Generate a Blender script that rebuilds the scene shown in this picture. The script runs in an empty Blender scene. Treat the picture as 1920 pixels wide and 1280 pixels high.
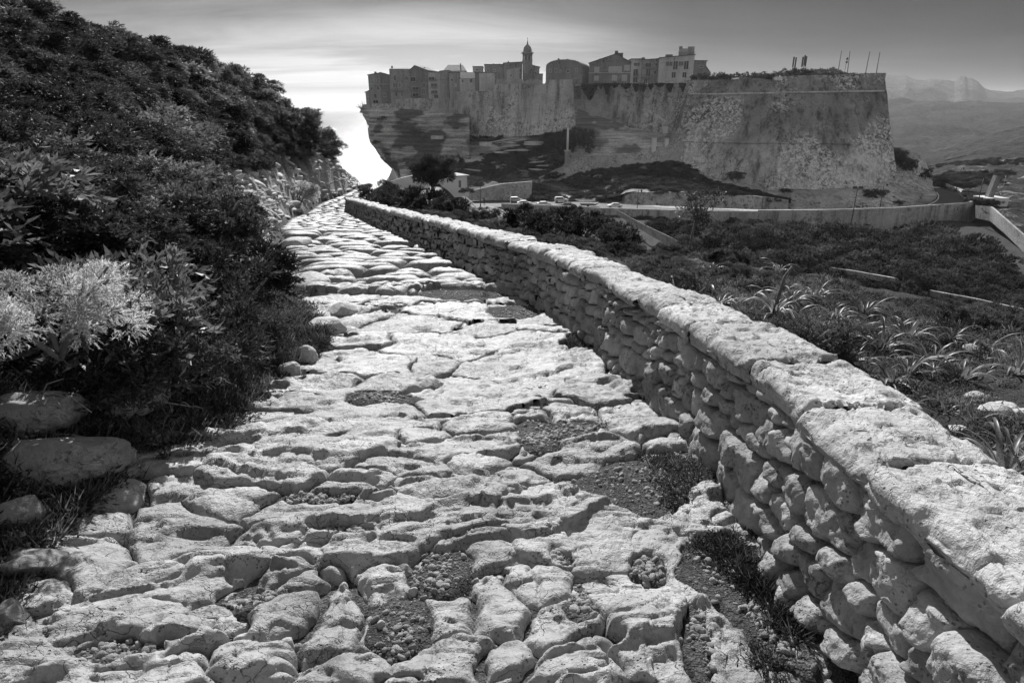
import bpy, math, random
import numpy as np
from mathutils import Vector, Matrix

random.seed(7); RNG = np.random.default_rng(7)
SC = bpy.context.scene
C = SC.collection
F = 1180.0                      # focal length in photo pixels (1920 wide)
PITCH = math.radians(20.45)
CP, SP = math.cos(PITCH), math.sin(PITCH)

# ---------------------------------------------------------------- camera
cam = bpy.data.cameras.new('camera'); camo = bpy.data.objects.new('camera', cam); C.objects.link(camo)
cam.sensor_width = 36.0; cam.lens = 36.0 * F / 1920.0
cam.clip_start = 0.05; cam.clip_end = 60000
camo.location = (0, 0, 0); camo.rotation_euler = (math.pi / 2 - PITCH, 0, 0)
SC.camera = camo

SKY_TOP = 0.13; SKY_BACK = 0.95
# ---------------------------------------------------------------- sun, sky, exposure
SUN_AZ = math.radians(-6.0)     # from +Y, positive to the right
SUN_EL = math.radians(36.0)
sd = Vector((math.sin(SUN_AZ) * math.cos(SUN_EL), math.cos(SUN_AZ) * math.cos(SUN_EL), math.sin(SUN_EL)))
sun = bpy.data.lights.new('sun', 'SUN'); suno = bpy.data.objects.new('sun', sun); C.objects.link(suno)
sun.energy = 5.0; sun.angle = math.radians(0.6); sun.color = (1, 1, 1)
suno.rotation_euler = sd.to_track_quat('Z', 'Y').to_euler()

world = bpy.data.worlds.new('World'); SC.world = world; world.use_nodes = True
nt = world.node_tree; nt.nodes.clear(); L = nt.links
def wn(t, **k):
    n = nt.nodes.new(t)
    for a, b in k.items(): setattr(n, a, b)
    return n
sky = wn('ShaderNodeTexSky', sky_type='NISHITA', sun_disc=False, sun_elevation=SUN_EL, sun_rotation=SUN_AZ)
sky.air_density = 1.2; sky.dust_density = 3.0; sky.altitude = 60
bw = wn('ShaderNodeRGBToBW'); L.new(sky.outputs[0], bw.inputs[0])
tc = wn('ShaderNodeTexCoord'); sep = wn('ShaderNodeSeparateXYZ'); L.new(tc.outputs['Generated'], sep.inputs[0])
# streaky high cloud: flat layer seen in perspective
def wmath(op, a, b=None, clamp=False):
    n = wn('ShaderNodeMath', operation=op); n.use_clamp = clamp
    for i, v in enumerate((a, b)):
        if v is None: continue
        if isinstance(v, (int, float)): n.inputs[i].default_value = v
        else: L.new(v, n.inputs[i])
    return n.outputs[0]
zz = wmath('ADD', wmath('MAXIMUM', sep.outputs[2], 0.0), 0.10)
cu = wmath('DIVIDE', sep.outputs[0], zz); cv = wmath('DIVIDE', sep.outputs[1], zz)
cmb = wn('ShaderNodeCombineXYZ'); L.new(cu, cmb.inputs[0]); L.new(cv, cmb.inputs[1])
cn = wn('ShaderNodeTexNoise'); cn.inputs['Scale'].default_value = 0.55; cn.inputs['Detail'].default_value = 7; cn.inputs['Roughness'].default_value = 0.58
cn.inputs['Distortion'].default_value = 0.6
mp = wn('ShaderNodeMapping'); mp.inputs['Scale'].default_value = (0.55, 1.5, 1); mp.inputs['Rotation'].default_value = (0, 0, 0.35); mp.inputs['Location'].default_value = (3.1, 1.7, 0)
L.new(cmb.outputs[0], mp.inputs[0]); L.new(mp.outputs[0], cn.inputs['Vector'])
cr = wn('ShaderNodeMapRange'); cr.inputs['From Min'].default_value = 0.38; cr.inputs['From Max'].default_value = 0.72
cr.inputs['To Min'].default_value = 0.60; cr.inputs['To Max'].default_value = 1.55; L.new(cn.outputs[0], cr.inputs['Value'])
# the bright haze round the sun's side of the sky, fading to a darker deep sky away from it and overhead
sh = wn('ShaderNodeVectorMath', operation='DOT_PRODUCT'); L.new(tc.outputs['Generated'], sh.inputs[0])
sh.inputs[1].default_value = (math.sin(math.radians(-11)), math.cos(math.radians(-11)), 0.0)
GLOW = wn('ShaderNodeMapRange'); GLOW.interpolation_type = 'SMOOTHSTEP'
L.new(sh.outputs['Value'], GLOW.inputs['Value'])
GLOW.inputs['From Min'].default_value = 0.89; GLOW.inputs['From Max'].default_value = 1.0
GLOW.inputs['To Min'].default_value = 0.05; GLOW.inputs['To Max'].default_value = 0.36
# sky ahead dimmed; added brightness behind the camera fills the walls facing it
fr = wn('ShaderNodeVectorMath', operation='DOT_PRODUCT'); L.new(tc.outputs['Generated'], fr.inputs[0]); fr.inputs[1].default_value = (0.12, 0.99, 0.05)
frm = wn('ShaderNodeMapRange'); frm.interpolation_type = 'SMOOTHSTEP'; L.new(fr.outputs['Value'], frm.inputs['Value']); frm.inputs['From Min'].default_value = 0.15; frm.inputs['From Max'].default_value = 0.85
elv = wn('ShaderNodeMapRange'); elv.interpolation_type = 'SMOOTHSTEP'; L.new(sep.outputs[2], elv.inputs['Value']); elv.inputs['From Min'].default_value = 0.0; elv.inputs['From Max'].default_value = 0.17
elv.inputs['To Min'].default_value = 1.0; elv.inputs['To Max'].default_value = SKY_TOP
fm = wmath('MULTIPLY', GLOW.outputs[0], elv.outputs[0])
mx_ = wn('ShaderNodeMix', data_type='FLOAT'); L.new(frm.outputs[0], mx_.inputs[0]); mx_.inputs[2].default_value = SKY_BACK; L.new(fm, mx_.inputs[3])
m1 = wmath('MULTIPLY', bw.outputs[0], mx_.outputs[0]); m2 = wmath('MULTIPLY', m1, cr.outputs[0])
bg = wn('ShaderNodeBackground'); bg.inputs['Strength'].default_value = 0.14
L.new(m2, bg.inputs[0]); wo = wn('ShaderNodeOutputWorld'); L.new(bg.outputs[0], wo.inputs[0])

SC.view_settings.view_transform = 'Standard'; SC.view_settings.look = 'None'
SC.view_settings.exposure = 0.52; SC.view_settings.gamma = 1.0
SC.cycles.volume_bounces = 0; SC.cycles.max_bounces = 6; SC.cycles.transparent_max_bounces = 8
SC.cycles.use_denoising = True

# ================================================================ helpers
def ray(px, py):
    r = (px - 960.0) / F; u = (640.0 - py) / F
    return np.array([r, CP + u * SP, -SP + u * CP])
def P(px, py, d):
    """the point of the place that stands in pixel direction (px,py) at forward distance d metres"""
    v = ray(px, py); return v * (d / v[1])
def Pz(px, py, z):
    v = ray(px, py); return v * (z / v[2])

def _h(ix, iy, iz, seed):
    n = (ix.astype(np.int64) * 374761393 + iy.astype(np.int64) * 668265263 + iz.astype(np.int64) * 2147483647 + seed * 974634777) & 0xFFFFFFFF
    n = ((n ^ (n >> 13)) * 1274126177) & 0xFFFFFFFF
    n = (n ^ (n >> 16)) & 0xFFFFFFFF
    return n / 4294967295.0
def vn(x, y, z=None, seed=0):
    x = np.asarray(x, float); y = np.asarray(y, float) + 0 * x
    x = x + 0 * y
    ix = np.floor(x); iy = np.floor(y); fx = x - ix; fy = y - iy
    fx = fx * fx * fx * (fx * (fx * 6 - 15) + 10); fy = fy * fy * fy * (fy * (fy * 6 - 15) + 10)
    if z is None:
        iz = np.zeros_like(ix)
        a = _h(ix, iy, iz, seed); b = _h(ix + 1, iy, iz, seed); c = _h(ix, iy + 1, iz, seed); d = _h(ix + 1, iy + 1, iz, seed)
        return ((a * (1 - fx) + b * fx) * (1 - fy) + (c * (1 - fx) + d * fx) * fy) * 2 - 1
    z = np.asarray(z, float) + 0 * x
    iz = np.floor(z); fz = z - iz; fz = fz * fz * (3 - 2 * fz)
    r = []
    for k in (0, 1):
        a = _h(ix, iy, iz + k, seed); b = _h(ix + 1, iy, iz + k, seed); c = _h(ix, iy + 1, iz + k, seed); d = _h(ix + 1, iy + 1, iz + k, seed)
        r.append((a * (1 - fx) + b * fx) * (1 - fy) + (c * (1 - fx) + d * fx) * fy)
    return (r[0] * (1 - fz) + r[1] * fz) * 2 - 1
def fbm(x, y, z=None, o=4, seed=0, g=0.5):
    s = 0; a = 1.0; t = 0
    for i in range(o):
        s = s + a * vn(x * 2 ** i + 13.7 * i, y * 2 ** i - 7.3 * i, None if z is None else z * 2 ** i + 3.1 * i, seed + i); t += a; a *= g
    return s / t
def ridge(x, y, o=3, seed=0):
    s = 0; a = 1.0; t = 0
    for i in range(o):
        s = s + a * (1 - np.abs(vn(x * 2 ** i, y * 2 ** i, None, seed + i)) * 2); t += a; a *= .5
    return s / t
def sst(a, b, x):
    t = np.clip((np.asarray(x, float) - a) / (b - a), 0, 1); return t * t * (3 - 2 * t)

def mesh_np(name, V, Q, smooth=True, mats=(), parent=None, attrs=None):
    """V (n,3), Q (m,3|4) or list"""
    me = bpy.data.meshes.new(name)
    V = np.asarray(V, np.float32)
    if isinstance(Q, np.ndarray):
        k = Q.shape[1]; m = len(Q)
        me.vertices.add(len(V)); me.vertices.foreach_set('co', V.ravel())
        me.loops.add(m * k); me.loops.foreach_set('vertex_index', Q.astype(np.int32).ravel())
        me.polygons.add(m); me.polygons.foreach_set('loop_start', np.arange(0, m * k, k, dtype=np.int32))
        try: me.polygons.foreach_set('loop_total', np.full(m, k, np.int32))
        except Exception: pass
        me.update(calc_edges=True)
    else:
        me.from_pydata(V.tolist(), [], Q); me.update()
    if smooth: me.polygons.foreach_set('use_smooth', np.ones(len(me.polygons), bool))
    if attrs:
        for an, av in attrs.items():
            at = me.attributes.new(an, 'FLOAT', 'POINT'); at.data.foreach_set('value', np.asarray(av, np.float32))
    for m_ in mats: me.materials.append(m_)
    o = bpy.data.objects.new(name, me); C.objects.link(o)
    if parent is not None: o.parent = parent
    return o
def tag(o, label=None, cat=None, group=None, kind=None):
    if label: o['label'] = label
    if cat: o['category'] = cat
    if group: o['group'] = group
    if kind: o['kind'] = kind
    return o
def empty(name, loc, label, cat, group=None, rz=0):
    o = bpy.data.objects.new(name, None); C.objects.link(o); o.location = tuple(loc); o.rotation_euler = (0, 0, rz)
    o.empty_display_size = .2
    return tag(o, label, cat, group)
def grid_faces(nu, nv):
    i = np.arange(nv - 1)[:, None] * nu + np.arange(nu - 1)[None, :]
    return np.stack([i, i + 1, i + nu + 1, i + nu], -1).reshape(-1, 4)

class MB:
    """collects simple solids into one mesh"""
    def __init__(s): s.v = []; s.f = []
    def add(s, V, Fc):
        n = len(s.v); s.v += [tuple(map(float, p)) for p in V]; s.f += [tuple(i + n for i in q) for q in Fc]
    def box(s, x0, x1, y0, y1, z0, z1):
        V = [(x0, y0, z0), (x1, y0, z0), (x1, y1, z0), (x0, y1, z0), (x0, y0, z1), (x1, y0, z1), (x1, y1, z1), (x0, y1, z1)]
        s.add(V, [(3, 2, 1, 0), (4, 5, 6, 7), (0, 1, 5, 4), (1, 2, 6, 5), (2, 3, 7, 6), (3, 0, 4, 7)])
        return s
    def tube(s, pts, rad, n=6, cap=True):
        pts = [Vector(p) for p in pts]; rr = rad if hasattr(rad, '__len__') else [rad] * len(pts); V = []; Fc = []
        for i, p in enumerate(pts):
            t = (pts[min(i + 1, len(pts) - 1)] - pts[max(i - 1, 0)]).normalized()
            a = t.orthogonal().normalized() if i == 0 else (prev - t * prev.dot(t)).normalized()
            prev = a; b = t.cross(a)
            for k in range(n):
                q = 2 * math.pi * k / n; V.append(p + (a * math.cos(q) + b * math.sin(q)) * rr[i])
        for i in range(len(pts) - 1):
            for k in range(n): Fc.append((i * n + k, i * n + (k + 1) % n, (i + 1) * n + (k + 1) % n, (i + 1) * n + k))
        if cap: Fc += [tuple(range(n - 1, -1, -1)), tuple((len(pts) - 1) * n + k for k in range(n))]
        s.add(V, Fc); return s
    def prism(s, poly, axis, a0, a1):
        """poly: 2D list; axis 'x' -> poly in (y,z)"""
        n = len(poly); V = []
        for a in (a0, a1):
            for p in poly: V.append((a, p[0], p[1]) if axis == 'x' else ((p[0], a, p[1]) if axis == 'y' else (p[0], p[1], a)))
        Fc = [tuple(range(n - 1, -1, -1)), tuple(range(n, 2 * n))] + [(i, (i + 1) % n, n + (i + 1) % n, n + i) for i in range(n)]
        s.add(V, Fc); return s
    def lathe(s, prof, n=16, c=(0, 0, 0)):
        V = []; Fc = []
        for r, z in prof:
            for k in range(n): q = 2 * math.pi * k / n; V.append((c[0] + r * math.cos(q), c[1] + r * math.sin(q), c[2] + z))
        for i in range(len(prof) - 1):
            for k in range(n): Fc.append((i * n + k, i * n + (k + 1) % n, (i + 1) * n + (k + 1) % n, (i + 1) * n + k))
        Fc += [tuple(range(n - 1, -1, -1)), tuple((len(prof) - 1) * n + k for k in range(n))]
        s.add(V, Fc); return s
    def build(s, name, mat, parent=None, smooth=False):
        me = bpy.data.meshes.new(name); me.from_pydata(s.v, [], s.f); me.update(); me.materials.append(mat)
        if smooth: me.polygons.foreach_set('use_smooth', np.ones(len(me.polygons), bool))
        o = bpy.data.objects.new(name, me); C.objects.link(o)
        if parent is not None: o.parent = parent
        return o

# ---------------------------------------------------------------- materials (the photograph is black and white: greys only)
class NT:
    def __init__(s, name):
        s.m = bpy.data.materials.new(name); s.m.use_nodes = True; s.t = s.m.node_tree; s.b = s.t.nodes['Principled BSDF']
        s.tc = s.n('ShaderNodeTexCoord'); s.geo = None
    def n(s, t, **k):
        x = s.t.nodes.new(t)
        for a, b in k.items(): setattr(x, a, b)
        return x
    def l(s, a, b): s.t.links.new(a, b)
    def setv(s, inp, v):
        if isinstance(v, (int, float)):
            inp.default_value = (v, v, v, 1) if inp.type == 'RGBA' else v
        else: s.l(v, inp)
    def math(s, op, a, b=0.0, clamp=False):
        x = s.n('ShaderNodeMath', operation=op); x.use_clamp = clamp; s.setv(x.inputs[0], a); s.setv(x.inputs[1], b); return x.outputs[0]
    def map(s, scale, src='Object', loc=(0, 0, 0), rot=(0, 0, 0)):
        x = s.n('ShaderNodeMapping'); x.inputs['Scale'].default_value = scale; x.inputs['Location'].default_value = loc; x.inputs['Rotation'].default_value = rot
        s.l(s.tc.outputs[src], x.inputs[0]); return x.outputs[0]
    def noise(s, scale, det=4, rough=.55, vec=None, dist=0):
        x = s.n('ShaderNodeTexNoise'); x.inputs['Scale'].default_value = scale; x.inputs['Detail'].default_value = det
        x.inputs['Roughness'].default_value = rough; x.inputs['Distortion'].default_value = dist
        s.l(vec if vec is not None else s.tc.outputs['Object'], x.inputs['Vector']); return x.outputs[0]
    def voro(s, scale, vec=None, feat='F1', out=0, rnd=1):
        x = s.n('ShaderNodeTexVoronoi', feature=feat); x.inputs['Scale'].default_value = scale; x.inputs['Randomness'].default_value = rnd
        s.l(vec if vec is not None else s.tc.outputs['Object'], x.inputs['Vector']); return x.outputs[out]
    def rng(s, v, a, b, c, d, smooth=False):
        x = s.n('ShaderNodeMapRange'); x.inputs['From Min'].default_value = a; x.inputs['From Max'].default_value = b
        x.inputs['To Min'].default_value = c; x.inputs['To Max'].default_value = d
        if smooth: x.interpolation_type = 'SMOOTHSTEP'
        s.l(v, x.inputs['Value']); return x.outputs[0]
    def mix(s, f, a, b):
        x = s.n('ShaderNodeMix', data_type='FLOAT'); s.setv(x.inputs[0], f); s.setv(x.inputs[2], a); s.setv(x.inputs[3], b); return x.outputs[0]
    def attr(s, name):
        x = s.n('ShaderNodeAttribute', attribute_name=name); return x.outputs['Fac']
    def rand(s): return s.n('ShaderNodeObjectInfo').outputs['Random']
    def bump(s, h, strength=.5, dist=.01, prev=None):
        x = s.n('ShaderNodeBump'); x.inputs['Strength'].default_value = strength; x.inputs['Distance'].default_value = dist
        s.l(h, x.inputs['Height'])
        if prev is not None: s.l(prev, x.inputs['Normal'])
        return x.outputs[0]
    def done(s, col, rough=.85, normal=None, spec=.25):
        s.setv(s.b.inputs['Base Color'], col); s.setv(s.b.inputs['Roughness'], rough); s.b.inputs['Specular IOR Level'].default_value = spec
        if normal is not None: s.l(normal, s.b.inputs['Normal'])
        return s.m
def plain(name, v, rough=.7, spec=.3, metal=0, var=.12, vs=8):
    a = NT(name); n = a.noise(vs, 4); c = a.rng(n, .3, .7, v * (1 - var), v * (1 + var)); a.b.inputs['Metallic'].default_value = metal
    return a.done(c, rough, None, spec)
def limestone(name, lo, hi, lich=.5, sc=1.0, pits=.5, rough=.62, spec=.35, bump=.9, vary=.12, crack=.3):
    a = NT(name); ob = a.tc.outputs['Object']
    big = a.noise(2.2 * sc, 5, .6); fine = a.noise(45 * sc, 5, .7); mid = a.noise(11 * sc, 5, .65, dist=.3)
    c = a.mix(a.rng(big, .3, .7, 0, 1), lo, hi)
    c = a.math('MULTIPLY', c, a.rng(mid, .3, .72, .80, 1.12)); c = a.math('MULTIPLY', c, a.rng(fine, .3, .7, .86, 1.1))
    l1 = a.noise(26 * sc, 6, .75, dist=.6); lb = a.noise(3.2 * sc, 3, .5)
    lm = a.math('MULTIPLY', a.rng(l1, .52, .62, 0, 1, True), a.rng(lb, .42, .62, 0, 1, True))
    c = a.math('MULTIPLY', c, a.rng(lm, 0, 1, 1, 1 - lich))
    pv = a.voro(60 * sc, a.map((1, 1, 1))); pm = a.math('MULTIPLY', a.rng(pv, .12, .3, 1, 0, True), a.rng(a.noise(9 * sc, 3), .48, .6, 0, 1, True))
    c = a.math('MULTIPLY', c, a.rng(pm, 0, 1, 1, 1 - .6 * pits))
    c = a.math('MULTIPLY', c, a.rng(a.rand(), 0, 1, 1 - vary, 1 + vary))
    ck = a.n('ShaderNodeTexVoronoi', feature='DISTANCE_TO_EDGE'); ck.inputs['Scale'].default_value = 5.5 * sc; wv = a.n('ShaderNodeTexNoise'); wv.inputs['Scale'].default_value = 3 * sc; wv.inputs['Detail'].default_value = 5
    vm = a.n('ShaderNodeVectorMath', operation='MULTIPLY_ADD'); a.l(wv.outputs['Color'], vm.inputs[0]); vm.inputs[1].default_value = (.55 / sc, .55 / sc, .3 / sc); a.l(a.map((1, 2.2, 1)), vm.inputs[2]); a.l(vm.outputs[0], ck.inputs['Vector'])
    cm = a.math('MULTIPLY', a.rng(ck.outputs['Distance'], .0, .014, 1, 0, True), a.rng(a.noise(2.6 * sc, 3), .46, .56, 0, 1, True)); cm = a.math('MULTIPLY', cm, crack * .6)
    c = a.math('MULTIPLY', c, a.rng(cm, 0, 1, 1, .35))
    h = a.math('ADD', a.math('MULTIPLY', mid, 1.0), a.math('MULTIPLY', fine, .35)); h = a.math('SUBTRACT', h, a.math('MULTIPLY', pm, .5 * pits))
    h = a.math('SUBTRACT', h, a.math('MULTIPLY', lm, .15 * lich)); h = a.math('SUBTRACT', h, a.math('MULTIPLY', cm, .8))
    return a.done(c, rough, a.bump(h, bump, .022 / sc), spec)

M = {}
M['slab'] = limestone('path_limestone', .17, .42, lich=.55, pits=.8, rough=.55, spec=.45, bump=1.0, crack=1.0, vary=.16)
M['wallstone'] = limestone('wall_limestone', .20, .42, lich=.75, pits=.6, rough=.75, bump=1.0, vary=.3)
M['cap'] = limestone('capstone_limestone', .26, .50, lich=.85, sc=.8, pits=.8, rough=.7, bump=1.0)
M['boulder'] = limestone('boulder_limestone', .38, .56, lich=.35, pits=.4, rough=.7)
M['ledge'] = limestone('lichened_rock', .16, .34, lich=.6, pits=.4, rough=.75)
M['pebble'] = limestone('pebble_stone', .35, .6, lich=.1, sc=2, pits=.1, vary=.35)
M['mortar'] = plain('joint_earth', .10, .95, .05)

def ground_mat():
    a = NT('ground_earth'); rock = a.attr('rock'); path = a.attr('path')
    n = a.noise(1.4, 5, .6); f = a.noise(38, 5, .7); gv = a.voro(95)
    soil = a.math('MULTIPLY', a.rng(n, .3, .7, .03, .065), a.rng(f, .3, .7, .6, 1.5))
    dirt = a.math('MULTIPLY', a.rng(a.noise(5, 4), .3, .7, .06, .14), a.rng(f, .35, .68, .45, 1.35))
    dirt = a.math('MULTIPLY', dirt, a.rng(gv, .1, .6, 1.35, .7))
    rk = a.math('MULTIPLY', a.rng(a.noise(2.2, 6, .7), .3, .7, .26, .46), a.rng(a.noise(14, 5, .7, dist=.5), .36, .6, .45, 1.1))
    c = a.mix(rock, soil, rk); c = a.mix(path, c, dirt)
    h = a.math('ADD', a.math('MULTIPLY', f, .5), a.math('MULTIPLY', gv, -.5))
    h2 = a.bump(a.noise(7, 6, .7, a.map((1, 1, 3))), .8, .08)
    return a.done(c, .95, a.bump(h, .9, .02, h2), .15)
M['ground'] = ground_mat()

def foliage(name, lo, hi, trans=.35, rough=.6, spec=.2, wsc=.9):
    a = NT(name); c = a.mix(a.rand(), lo, hi)
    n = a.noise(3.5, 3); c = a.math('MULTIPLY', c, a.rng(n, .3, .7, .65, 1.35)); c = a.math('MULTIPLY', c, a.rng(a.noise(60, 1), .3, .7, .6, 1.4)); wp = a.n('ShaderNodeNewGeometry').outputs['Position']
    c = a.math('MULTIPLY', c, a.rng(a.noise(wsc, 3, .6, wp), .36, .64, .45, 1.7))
    m = a.done(c, rough, None, spec)
    tr = a.n('ShaderNodeBsdfTranslucent'); a.setv(tr.inputs[0], a.math('MULTIPLY', c, 1.3)); mx = a.n('ShaderNodeMixShader'); mx.inputs[0].default_value = trans
    a.l(a.b.outputs[0], mx.inputs[1]); a.l(tr.outputs[0], mx.inputs[2])
    out = [x for x in a.t.nodes if x.type == 'OUTPUT_MATERIAL'][0]; a.l(mx.outputs[0], out.inputs[0])
    return m
M['dark_leaf'] = foliage('dark_evergreen_leaf', .025, .06)
M['mid_leaf'] = foliage('grey_maquis_leaf', .06, .13, rough=.6, spec=.2)
M['lit_leaf'] = foliage('glossy_broad_leaf', .10, .20, rough=.5, spec=.3)
M['pale_leaf'] = foliage('silver_feathery_leaf', .38, .55, trans=.45)
M['strap_leaf'] = foliage('fleshy_strap_leaf', .09, .19, rough=.42, spec=.4)
M['cover_leaf'] = foliage('ground_cover_leaf', .07, .17)
M['far_leaf'] = foliage('far_maquis_leaf', .03, .08, rough=.9, spec=.05, wsc=.16)
M['bark'] = plain('bark', .14, .9, .1, var=.4, vs=30)
M['twig'] = plain('bleached_twig', .26, .85, .15, var=.3, vs=20)

# ================================================================ the near terrain
SY = [-2, 34, 50, 60, 400]; 
def g(y): 
    y = np.asarray(y, float)
    return np.where(y < 34, -1.6 - .11 * y, np.where(y < 50, -5.34 - .04 * (y - 34), -5.98 - .12 * (y - 50)))
WY = np.array([-3, 0.3, 1.6, 2.7, 3.4, 4.2, 5.3, 6.6, 8.2, 9.7, 12.2, 15.3, 19.9, 27, 34.3, 36])
WX = np.array([1.02, 1.04, 1.10, 1.15, 1.14, 1.04, .90, .67, .30, -.28, -1.08, -2.18, -3.88, -6.35, -8.9, -9.6])
_fy = np.linspace(-3, 36, 400); _fx = np.interp(_fy, WY, WX)
for _ in range(3): _fx = np.convolve(np.pad(_fx, 7, 'edge'), np.ones(15) / 15, 'valid')
def xw(y): return np.interp(y, _fy, _fx)
def G0(px, py):
    v = ray(px, py); ys = np.linspace(.3, 56, 1200); k = np.where(v[2] / v[1] * ys < g(ys))[0]
    y = ys[k[0]] if len(k) else 56.; return v[0] / v[1] * y, y
EDGE = [(-60, 1330), (10, 1210), (90, 1050), (170, 960), (290, 890), (400, 840), (480, 770), (560, 690), (620, 640), (600, 580), (560, 530), (520, 480), (508, 445), (540, 412), (590, 385), (640, 367)]
_e = np.array([G0(*q) for q in EDGE]); _e = np.vstack([[_e[0, 0] - .3, -3], _e, [[-12.2, 50], [-13, 58]]]); _o = np.argsort(_e[:, 1]); _e = _e[_o]
_ey = np.linspace(-3, 60, 1260); _ex = np.interp(_ey, _e[:, 1], _e[:, 0]); _s1 = np.convolve(np.pad(_ex, 30, 'edge'), np.ones(61) / 61, 'valid'); _s2 = np.convolve(np.pad(_ex, 5, 'edge'), np.ones(11) / 11, 'valid'); _s1 = np.convolve(np.pad(_s1, 30, 'edge'), np.ones(61) / 61, 'valid')
_w = np.clip((_ey - 9) / 5, 0, 1); _e = np.stack([_s2 * (1 - _w) + _s1 * _w, _ey], 1)
def xl(y): return np.interp(y, _e[:, 1], _e[:, 0])
EY = np.array([-3, 5, 7.5, 10, 13, 15, 20, 31, 40, 50, 60]); EX = np.array([5.2, 4.6, 4.5, 3.9, 2.9, 1.8, -.6, -3.6, -7.4, -9.6, -12.])
def xe(y): return np.interp(y, EY, EX)
# ---- hand-laid slabs of the near path: (px, py, half width, half height, tilt) read off the picture, laid on the ground
SLABS = [(812,682,40,15,0),(110,1215,88,46,8),(712,1085,62,40,0),(622,1068,26,14,0),(545,1150,78,48,0),(632,1150,44,70,0),(465,1248,78,34,5),(650,1262,66,30,-5),
(285,1135,58,20,8),(400,1128,40,18,0),(352,1165,44,18,5),(445,1100,42,24,10),(420,1062,195,48,12),(330,982,112,46,14),(425,938,110,28,12),(170,1050,95,52,14),
(60,1110,70,40,0),(790,975,170,44,14),(640,925,52,14,0),(835,932,78,25,6),(500,900,128,26,4),(690,900,62,14,-4),(600,842,225,44,4),(742,880,78,18,-6),
(680,778,80,34,10),(880,732,118,34,4),(1010,690,125,34,6),(1078,782,52,24,-4),(985,842,46,20,0),(892,868,62,18,-10),(968,893,56,22,0),(1090,855,110,26,10),
(688,690,78,22,-4),(830,655,95,18,4),(1110,738,64,22,-4),(1035,1005,52,60,-40),(1135,1000,90,52,24),(1290,960,66,32,-8),(930,1128,84,54,14),(860,1215,86,54,0),
(1040,1160,52,76,-55),(1000,1085,66,46,0),(1180,1110,120,52,-22),(1250,1210,135,66,-26),(1230,1010,62,32,10),(1420,1135,26,42,-60),(1462,1238,36,52,-62),
(1310,1022,72,22,0),(540,1000,110,28,10),(980,960,60,24,-10),(1200,820,60,20,0),(1250,845,56,18,-6),(900,800,60,18,6),(800,830,60,16,6),(1000,790,40,14,0),
(1180,700,60,18,-4),(960,640,90,16,0),(760,610,80,15,3),(640,730,70,16,4),(560,765,60,14,4),(1120,920,46,14,-10),(940,1235,60,40,0),(1080,1262,80,34,0),
(740,1010,60,18,8),(520,1060,70,20,14),(300,1080,90,30,10),(210,985,62,26,16),(250,930,60,22,10),(350,890,70,22,10),(450,850,60,18,6),(820,1040,50,18,10),
(1130,1085,60,26,-16),(1350,1150,46,30,-40),(1390,1250,50,40,-50),(200,1275,120,30,5),(340,1240,50,20,0),(1020,940,44,20,-20),(1060,600,70,12,3),(900,590,80,12,3),(700,640,60,14,0),(640,830,60,12,0)]
DIRT = [(600,945,72,16),(820,1060,62,46),(748,1180,52,66),(1175,915,118,40),(1360,1060,66,66),(235,1222,110,34),(1330,1200,30,80),(1440,1180,30,70),(1060,812,92,20),(715,752,66,12),(870,553,90,9),
        (970,585,66,16),(1010,830,30,14),(1225,1060,40,16),(1100,1130,34,26),(500,1115,40,12),(1290,880,50,26),(1120,640,50,14),(1250,900,60,30),(1400,960,40,50),(640,1000,60,12),(1040,1040,22,20)]
_wc = []; _dz = []
def seed_from_px(px, py, hw, hh, tilt, k=1.26):
    x0, y0 = G0(px, py); t = math.radians(tilt)
    xa, ya = G0(px + hw * math.cos(t), py - hw * math.sin(t)); xb, yb = G0(px, py - hh)
    a = math.hypot(xa - x0, ya - y0); b = abs(yb - y0); th = math.atan2(ya - y0, xa - x0)
    if abs(math.sin(th)) > .85: b = abs(G0(px + hh, py)[0] - x0)
    return (x0, y0, max(a, .05) * k, max(b, .05) * k, th)
hand = [seed_from_px(*q) for q in SLABS]
dirt = [seed_from_px(a, b, c, d, 0, 1.0) for a, b, c, d in DIRT]
def in_ell(s, x, y, k=1.0):
    dx, dy = x - s[0], y - s[1]; c, n = math.cos(s[4]), math.sin(s[4]); return ((dx * c + dy * n) / s[2]) ** 2 + ((-dx * n + dy * c) / s[3]) ** 2 < k * k
def dirt_rise(x, y):
    x = np.asarray(x, float); z = np.zeros_like(x)
    if x.ndim == 0: return float(dirt_rise(x[None], np.asarray(y, float)[None])[0])
    near = (y < 10) & (y > .3) & (np.abs(x) < 4)
    if not near.any(): return z
    xn, yn = x[near], y[near]; zz = 0 * xn; wx = xn + .13 * fbm(xn * 2.6, yn * 2.6, o=4, seed=14, g=.6); wy_ = yn + .13 * fbm(xn * 2.6 + 5, yn * 2.6, o=4, seed=15, g=.6)
    for s in dirt:
        dx, dy = wx - s[0], wy_ - s[1]; c, n = math.cos(s[4]), math.sin(s[4]); e = ((dx * c + dy * n) / s[2]) ** 2 + ((-dx * n + dy * c) / s[3]) ** 2
        zz = np.maximum(zz, .045 * sst(1.7, .6, e))
    z[near] = zz; return z
CY = [-5, 8, 20, 35, 42, 48, 52, 58, 70]; CA = [5.4, 5.4, 5.6, 6.3, 5.3, 3.2, 1.3, 0, -4]
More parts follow.
